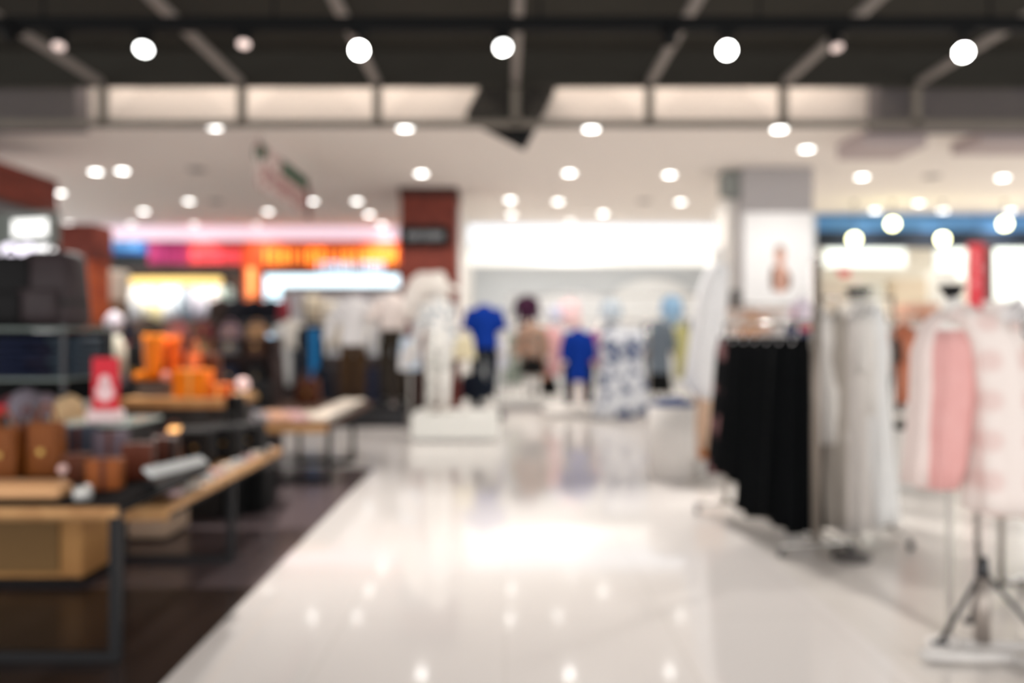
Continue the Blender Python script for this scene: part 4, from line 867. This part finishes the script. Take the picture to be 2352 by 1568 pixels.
for xx in (-1.1, 0, 1.12): part('side_board', lambda b: bx(b, xx, xx+.03, 0, .36, 0, wz(778, 9.2)), _m['shelving_brown'], t)
DC = [('dark red', (120, 40, 44)), ('grey', (120, 116, 116)), ('black', (24, 24, 26)), ('mauve', (150, 120, 126)), ('brown', (92, 58, 40)), ('rose', (200, 110, 110)), ('tan', (170, 128, 92)), ('navy', (30, 36, 60))]
for r_, zz in enumerate((.85, 1.2, wz(778, 9.2))):
    for k in range(7):
        nm, c = DC[(k*3+r_*2) % 8]
        bag('%s handbag, %s from the left on the %s board of the dark shelving' % (nm, ordn[k], ['lowest', 'middle', 'top'][r_]), wx(400, 9.2)-.95+.31*k, 9.35, zz, .22, .20 if r_ < 2 else .17, .14, mat('shb_'+nm, c, .5), grp='handbags on the dark shelving')
# goods on far table
for k in range(10):
    nm, c = [('pink', (222, 180, 178)), ('cream', (226, 206, 186)), ('grey', (150, 146, 150)), ('peach', (226, 178, 150))][k % 4]
    t = thing('folded_clothes', 'folded %s top, %s in the two rows on the far display table' % (nm, ordn[k]), 'folded clothing', (-2.75+.2*(k % 5), 7.65+.42*(k//5), .60), .1*(k % 3), 'folded tops on the far display table')
    part('fold', lambda b: bx(b, -.085, .085, -.13, .13, 0, .05, .012), cloth('ft'+nm, c), t, True); part('collar', lambda b: bx(b, -.04, .04, -.12, -.08, .05, .06, .004), cloth('ft'+nm, c), t)
t = thing('slanted_lightboard', 'white slanted display board on the aisle end of the far table', 'display board', (-1.82, 8.6, .60))
def slb(b):
    bx(b, -.14, .14, -1.0, 1.0, 0, .05, .01)
part('board', slb, mat('board_cream', (250, 236, 218), .5), t); part('edge_strip', lambda b: bx(b, .14, .15, -1.0, 1.0, 0, .045), STEEL, t)
for k, (xx, yy) in enumerate(((-2.35, 9.5), (-2.75, 8.9))):
    bag('%s boxy bag standing at the back of the far display table' % ['brown', 'black'][k], xx, yy, .60, .3, .3, .14, [LB2, LB4][k])
t = thing('ball_lamp', 'small round pink-white ball lamp beside the orange boxes', 'lamp', (wx(550, 7.2), 7.3, 0)); zq = wz(882, 7.3)
part('globe', lambda b: ball(b, (0, 0, zq), .06), mat('ball_pink_white', (250, 214, 208), .4, emit=.3), t, True); part('pole', lambda b: tube(b, (0, 0, .02), (0, 0, zq-.05), .01), DSTEEL, t); part('foot', lambda b: lathe(b, 0, 0, [(.1, 0), (.1, .015), (.02, .025)]), DSTEEL, t)
t = thing('blue_ball_lamp', 'small round pale blue ball lamp among the jeans', 'lamp', (wx(620, 11.5), 11.5, 0)); zq = wz(776, 11.5)
part('globe', lambda b: ball(b, (0, 0, zq), .06), mat('ball_blue', (170, 206, 236), .4, emit=.8), t, True); part('pole', lambda b: tube(b, (0, 0, .02), (0, 0, zq-.05), .01), DSTEEL, t); part('foot', lambda b: lathe(b, 0, 0, [(.1, 0), (.1, .015), (.02, .025)]), DSTEEL, t)

# ---------------------------------------------------------------- right side: gown, bin, racks, dress forms
y = 8.2
GW = cloth('gown_white', (253, 252, 252))
t = thing('dress_form', 'tall white flowing gown over peach trousers on a stand at the right of the aisle', 'mannequin', (wx(1632, y), y, 0), .1)
zz = lambda q: wz(q, y)
part('gown', lambda b: loft(b, [oval(cx, 0, zz(q), rx, ry, 40, 6, am, q*.01) for q, cx, rx, ry, am in ((600, .09, .05, .05, 0), (618, .08, .12, .09, .01), (660, .03, .15, .12, .03), (740, -.02, .17, .14, .05), (820, -.05, .19, .16, .07), (880, -.05, .22, .18, .08), (915, .0, .15, .15, .08))]), GW, t, True)
for s in (-.09, .07): part('trouser_leg', lambda b: loft(b, [oval(s+.02, 0, zz(q), r, r, 20, 3, .04) for q, r in ((890, .1), (960, .085), (1040, .065))]), cloth('peach_trousers', (240, 206, 178)), t, True)
for s in (-.1, .06): part('shoe', lambda b: ball(b, (s, -.05, zz(1042)), .045, .11, .05), cloth('tan_shoe', (206, 130, 70)), t, True)
part('stand_block', lambda b: bx(b, -.2, .2, -.2, .2, 0, zz(1050), .01), WHITE, t)
part('head', lambda b: ball(b, (.09, 0, zz(588)), .07, .08, .1), MANQ, t, True)
y = 8.0
t = thing('fabric_bin', 'white round bin filled with blue cloth right of the aisle', 'bin', (wx(1543, y), y, 0))
zb = wz(930, y)
part('bin_wall', lambda b: lathe(b, 0, 0, [(.2, 0), (.21, .01), (.24, zb), (.225, zb), (.2, zb-.05)], 32), mat('bin_white', (236, 230, 224), .5), t, True)
t2 = thing('blue_cloth_heap', 'heap of dark blue cloth in the white bin', 'cloth', (wx(1543, y), y, zb-.04))
part('heap', lambda b: loft(b, [oval(0, 0, z, r, r, 32, 5, am) for z, r, am in ((0, .19, 0), (.05, .235, .02), (.075, .2, .06), (.10, .08, .1))]), cloth('ink_blue', (54, 70, 112)), t2, True)
part('fold', lambda b: loft(b, [oval(.05, .02, z, r, r*.7, 32, 4, .1) for z, r in ((.06, .13), (.10, .10), (.125, .03))]), cloth('ink_blue', (54, 70, 112)), t2, True)

# black dresses rack
xa, ya, xb, yb = wx(1668, 6.4), 6.4, wx(1868, 5.2), 5.15
zr = wz(742, 5.6)
rk = rack('clothes_rack', 'chrome rack with tall end pole holding the black dresses', xa, ya, xb, yb, zr, .018)
part('tall_pole', lambda b: tube(b, (xb-(xa+xb)/2, yb-(ya+yb)/2, .09), (xb-(xa+xb)/2, yb-(ya+yb)/2, wz(600, yb)), .03), mat('pole_satin', (150, 140, 130), .4, metal=.4), rk, True)
part('pole_cap', lambda b: ball(b, (xb-(xa+xb)/2, yb-(ya+yb)/2, wz(600, yb)), .034), STEEL, rk, True)
DB = mat('cloth_black_crepe', (14, 16, 18), .9, var=.2, spec=.08); DBP = cloth('black_rose_print', (22, 22, 24), (150, 110, 110), 'floral', 5)
ga = math.atan2(yb-ya, xb-xa)
n = 7
for k in range(n):
    f = (k+.25)/(n+.55); x, y = xa+(xb-xa)*f, ya+(yb-ya)*f
    long = k >= 3
    L = (1.08 if not long else 1.27)-.02*(k % 2)
    garment('black %s dress, %s from the left on the chrome rack%s' % ('ankle-length' if long else 'calf-length', ordn[k], ', with a faint rose print' if k == 0 else ''), 'dress', x, y, zr-.10, L, .36 if long else .34, 'skirt', DBP if k == 0 else DB,
            rz=ga+PI/2+.75, group='black dresses on the chrome rack', D=.11, folds=8, name='black_dress', hcol=mat('clear_hanger', (232, 230, 232), .3), seed=k)
G4 = 'clothes in the shop behind the black dresses'
gpx('navy coat hanging behind the black dresses at the poster foot', 'coat', 1835, 730, 850, 9.0, 66, 'jacket', cloth('navy_coat', (38, 48, 92)), group=G4)
gpx('white and red scarf top hanging above the navy coat', 'top', 1842, 690, 760, 9.0, 60, 'shirt', cloth('white_red', (238, 226, 238), (206, 60, 70), 'floral', 4), group=G4)
gpx('tan folded shirts hanging above the black dresses', 'shirt', 1722, 722, 800, 9.0, 100, 'shirt', cloth('amber_tan', (206, 150, 104), (232, 210, 196), 'floral', 5), group=G4)
rack('garment_rack', 'slim rack of tan and navy clothes behind the black dresses', wx(1690, 9.0), 9.0, wx(1862, 9.0), 9.0, wz(700, 9.0), .012)
t = thing('pale_table', 'pale pink-topped shelf standing behind the black dresses', 'shelf', (wx(1725, 9.6), 9.6, 0))
part('shelf_top', lambda b: bx(b, -.4, .45, 0, .5, wz(708, 9.6)-.05, wz(708, 9.6), .01), mat('shelf_blush', (238, 214, 200), .6), t)
part('cabinet', lambda b: bx(b, -.35, .4, .05, .45, 0, wz(708, 9.6)-.05, .01), WHITE, t)
t = thing('dark_hat', 'dark grey hat on the pale pink-topped shelf', 'hat', (wx(1690, 9.8), 9.8, wz(708, 9.6)))
part('crown', lambda b: lathe(b, 0, 0, [(.09, 0), (.09, .1), (.08, .22), (.03, .25)]), cloth('hat_grey', (124, 122, 120)), t, True); part('brim', lambda b: lathe(b, 0, 0, [(.15, 0), (.15, .012), (.08, .015)]), cloth('hat_grey', (124, 122, 120)), t, True)

# dress forms
def form(label, x, y, zn, dress_fn, tripod=True, H=1.6, mt=STEEL):
    t = thing('dress_form', label, 'dress form', (x, y, 0))
    part('neck_cap', lambda b: lathe(b, 0, 0, [(.04, zn-.12), (.06, zn-.06), (.10, zn), (.09, zn+.012)], 24), BLACKG, t, True)
    part('torso', lambda b: loft(b, [oval(0, 0, zn-d, rx, ry, 32) for d, rx, ry in ((.08, .05, .05), (.12, .12, .07), (.17, .17, .09), (.3, .15, .10), (.42, .115, .085), (.56, .155, .11), (.66, .14, .1))]), mat('linen_form', (232, 226, 216), .8), t, True)
    part('pole', lambda b: tube(b, (0, 0, .03), (0, 0, zn-.6), .016), mt, t, True)
    dress_fn(t); return t
def drape(name, zn, prof, m, t, cx=0, cy=0, folds=7, amp=.08, ph=0):
    part(name, lambda b: loft(b, [oval(cx+dx, cy, z, rx, ry, 56, folds, amp*min(1, max(0, (zn-z))/.8), ph+z, 0.0) for z, dx, rx, ry in prof]), m, t, True)
# rack of white garments
y = 6.05; zn = wz(664, y)
SHW = cloth('sheer_ivory', (236, 232, 226)); SHW2 = cloth('white_chiffon', (244, 244, 242)); SHG = cloth('pearl_grey', (206, 200, 192))
def d1(t):
    drape('white_dress', zn, ((zn-.10, 0, .05, .06), (zn-.15, 0, .11, .09), (zn-.25, 0, .14, .12), (zn-.45, 0, .12, .12), (zn-.8, 0, .15, .15), (zn-1.1, 0, .17, .17), (.22, 0, .20, .2)), SHW2, t)
    for s in (-1, 1): part('sleeve', lambda b: loft(b, [oval(s*(.125+.02*k/5), 0, zn-.17-.07*k, .04+.003*k, .05, 20, 3, .04, k) for k in range(6)]), SHW2, t, True)
    part('foot_plate', lambda b: lathe(b, 0, 0, [(.17, 0), (.17, .012), (.03, .03)]), DSTEEL, t)
form('dress form with black neck cap in long white chiffon dress behind the chrome pole', wx(1972, y), y, zn, d1)
G5 = 'pale garments beside the chrome pole'
SHD = cloth('stone_grey', (176, 168, 158))
gpx('ivory sleeveless dress hanging just right of the chrome pole', 'dress', 1893, 720, 1010, 5.53, 96, 'dress', SHW, group=G5, rz=1.05)
gpx('stone grey long dress hanging between the ivory and pearl dresses', 'dress', 1921, 720, 1200, 5.53, 110, 'dress', SHD, group=G5, rz=1.05)
gpx('pearl grey long dress second from the right of the pale row', 'dress', 1962, 716, 1215, 5.53, 120, 'dress', cloth('pearl', (222, 216, 210)), group=G5, rz=1.05)
gpx('bright white long dress at the right end of the pale row', 'dress', 2010, 705, 1195, 5.53, 120, 'dress', SHW2, group=G5, rz=1.05)
gpx('cream coat hanging between the pearl and bright white dresses', 'coat', 1988, 712, 950, 5.53, 110, 'jacket', cloth('cream_coat', (240, 236, 230)), group=G5, rz=1.05)
rack('clothes_rack', 'low chrome rack of pale garments right of the black dresses', wx(1882, 5.53), 5.53, wx(2050, 5.53), 5.53, wz(704, 5.53)+.06, .010)
# orange-brown garments behind
G6 = 'clothes deeper in the right shop'
gpx('orange-tan long blouse hanging left of the pink outfit', 'blouse', 2075, 750, 925, 8.25, 74, 'jacket', cloth('terracotta', (214, 140, 112), (196, 116, 86), 'floral', 5), group=G6)
gpx('dark brown trousers hanging beside the orange-tan blouse', 'trousers', 2056, 775, 945, 8.25, 34, 'trousers', cloth('espresso', (72, 52, 46)), group=G6)
rack('clothes_rack', 'steel rack of brown and orange clothes behind the pink outfit', wx(2035, 8.25), 8.25, wx(2120, 8.25), 8.25, wz(732, 8.25), .012)
t = thing('peach_box', 'peach cardboard box on a white stand behind the pink outfit', 'box', (wx(2122, 9.5), 9.5, wz(742, 9.5))); part('box_body', lambda b: bx(b, -.19, .19, 0, .3, 0, .24, .01), mat('peach_card', (240, 190, 164), .6), t); part('label_patch', lambda b: bx(b, -.06, .06, -.004, 0, .06, .16), mat('peach_label', (226, 160, 130), .6), t)
t = thing('white_stand', 'white stand under the peach box', 'stand', (wx(2122, 9.5), 9.5, 0)); part('cabinet', lambda b: bx(b, -.25, .25, -.02, .4, .05, wz(742, 9.5), .01), WHITE, t); part('kick_board', lambda b: bx(b, -.23, .23, 0, .38, 0, .05), GREYCOL, t)
t = thing('small_dark_shoe', 'small dark shoe on the floor shelf below the brown trousers', 'shoe', (wx(2068, 7.4), 7.4, 0)); zq = wz(975, 7.4)
part('shoe_body', lambda b: ball(b, (0, 0, zq), .07, .1, .05), cloth('grey_shoe', (96, 96, 90)), t, True); part('riser', lambda b: bx(b, -.09, .09, -.1, .1, 0, zq-.045, .01), WHITE, t)
# more right shop furniture, far
for k, (p0, p1, q0, q1, c, yy, nm) in enumerate(((1880, 1960, 640, 700, (214, 204, 190), 16.0, 'sand'), (2055, 2130, 640, 760, (226, 210, 184), 15.0, 'cream'), (1965, 2050, 650, 720, (226, 226, 216), 17.8, 'ivory'), (2150, 2200, 620, 720, (240, 240, 236), 15.6, 'white'),
                                          (2290, 2352, 690, 790, (240, 232, 232), 12.5, 'pale rose'))):
    x0, x1 = wx(p0, yy), wx(p1, yy); t = thing('shop_wall_unit', '%s display wall unit in the right shop, %s from the left' % (nm, ordn[[0, 2, 1, 3, 4][k]]), 'wall unit', ((x0+x1)/2, yy, 0), 0, 'display wall units in the right shop'); hw = (x1-x0)/2
    part('cabinet', lambda b: bx(b, -hw, hw, .0, .4, 0, wz(q0, yy), .01), mat('unit_'+nm.replace(' ', '_'), c, .7), t)
    for j in range(3): part('shelf_board', lambda b: bx(b, -hw, hw, -.15, 0, 1.0+j*.35, 1.03+j*.35), WHITE, t)

# near pink outfit on tripod stand
y = 3.56; xs = wx(2236, y); zn = wz(656, y)
PINK = cloth('rose_satin', (232, 180, 176), (224, 164, 160)); SHP = cloth('sheer_pink_plaid', (240, 228, 222), (230, 206, 200), 'plaid', 1.8); SHI = cloth('sheer_blush', (240, 222, 216))
t = thing('tripod_rack', 'silver stand with tripod struts and white base frame at lower right', 'stand', (xs+.04, y, 0))
part('pole', lambda b: tube(b, (-.02, 0, .40), (-.04, 0, 1.30), .013), STEEL, t, True)
part('hub', lambda b: tube(b, (0, 0, .33), (0, 0, .43), .03, .024), DSTEEL, t, True)
part('thick_post', lambda b: tube(b, (0, 0, .05), (0, 0, .34), .034), mat('post_satin', (176, 166, 158), .35, metal=.5), t, True)
for p in ((-.20, -.02), (.24, -.12), (.10, .26)): part('strut', lambda b: tube(b, (0, 0, .37), (p[0], p[1], .055), .011), DSTEEL, t, True)
for p in ((-.20, -.02), (.24, -.12), (.10, .26)): part('foot_clamp', lambda b: tube(b, (p[0]-.03, p[1], .05), (p[0]+.03, p[1], .05), .016), DSTEEL, t, True)
BF = mat('base_frame_white', (230, 226, 222), .4)
bl = [(-.32, -.10), (-.10, .02), (.5, -.02), (.62, -.42), (.30, -.46), (.06, -.12)]
for k in range(len(bl)):
    p, q = bl[k], bl[(k+1) % len(bl)]; part('base_rail', lambda b: tube(b, (p[0], p[1], .028), (q[0], q[1], .028), .022), BF, t, True)
y2 = 3.62
t = thing('outfit_form', 'dress form with black cap wearing a sheer blush coat over a rose pink slip dress', 'dress form', (wx(2186, y2), y2, 0))
part('neck_cap', lambda b: lathe(b, 0, 0, [(.01, zn-.08), (.03, zn-.04), (.055, zn-.004), (.052, zn+.006)], 24), BLACKG, t, True)
part('neck', lambda b: lathe(b, .01, 0, [(.05, zn-.16), (.035, zn-.08), (.03, zn-.05)], 24), MANQ, t, True)
drape('slip_dress', zn, ((zn-.20, .0, .10, .07), (zn-.28, .0, .12, .09), (zn-.45, -.01, .115, .10), (zn-.62, -.035, .115, .10), (zn-.80, -.05, .105, .10), (zn-.91, -.07, .085, .09)), PINK, t, folds=6, amp=.08)
part('torso', lambda b: loft(b, [oval(0, 0.02, zn-d, rx, ry, 32) for d, rx, ry in ((.12, .05, .05), (.16, .10, .06), (.2, .12, .07), (.4, .09, .07), (.6, .09, .07))]), MANQ, t, True)
part('pole', lambda b: tube(b, (0, .02, .05), (0, .02, zn-.55), .012), STEEL, t)
part('foot_plate', lambda b: lathe(b, 0, 0.02, [(.1, 0), (.1, .012), (.02, .05)]), BF, t)
drape('sheer_coat_front', zn, ((zn-.11, .06, .05, .05), (zn-.14, .09, .09, .08), (zn-.25, .14, .11, .10), (zn-.45, .16, .11, .12), (zn-.7, .17, .125, .13), (zn-.9, .175, .13, .14), (zn-1.0, .18, .135, .14)), SHP, t, cy=-.05, folds=5, amp=.08)
drape('sheer_coat_left', zn, ((zn-.11, -.02, .03, .05), (zn-.17, -.07, .05, .06), (zn-.3, -.12, .04, .07), (zn-.5, -.125, .035, .08), (zn-.75, -.145, .04, .09), (zn-.90, -.155, .045, .09)), SHI, t, cy=.03, folds=5, amp=.08)
part('collar', lambda b: loft(b, [oval(.05, -.03, zn-.16, .10, .08, 32, 5, .05), oval(.04, .0, zn-.10, .06, .055, 32, 5, .05), oval(.04, .0, zn-.085, .05, .05, 32)]), SHI, t, True)
part('sleeve', lambda b: loft(b, [oval(.24+.012*k, -.02, zn-.16-.11*k, .05+.002*k, .06, 20, 3, .05, k) for k in range(6)]), SHP, t, True)
G7 = 'garments at the right edge'
gpx('beige sleeveless dress partly cut by the right edge', 'dress', 2350, 780, 1185, 3.9, 110, 'dress', cloth('beige_blush', (232, 212, 200)), group=G7)
gpx('dark taupe belted coat narrow behind the beige dress', 'coat', 2314, 805, 1080, 4.15, 34, 'skirt', cloth('taupe', (128, 108, 96)), group=G7)
gpx('white blouse hanging high near the right edge', 'blouse', 2338, 700, 850, 4.6, 70, 'shirt', cloth('off_white', (242, 238, 238)), group=G7)
rack('clothes_rack', 'chrome rack at the right edge holding beige and taupe garments', wx(2300, 4.3), 4.3, wx(2480, 4.0), 4.0, wz(745, 4.0), .014)
t = thing('floor_weight', 'dark round weight on the floor beside the black dresses', 'weight', (wx(1955, 5.05), 5.05, 0))
part('disc', lambda b: lathe(b, 0, 0, [(.11, 0), (.12, .01), (.11, .035), (.02, .05)]), mat('foot_grey', (90, 86, 84), .5), t, True); part('socket', lambda b: tube(b, (0, 0, .04), (0, 0, .1), .02), DSTEEL, t)
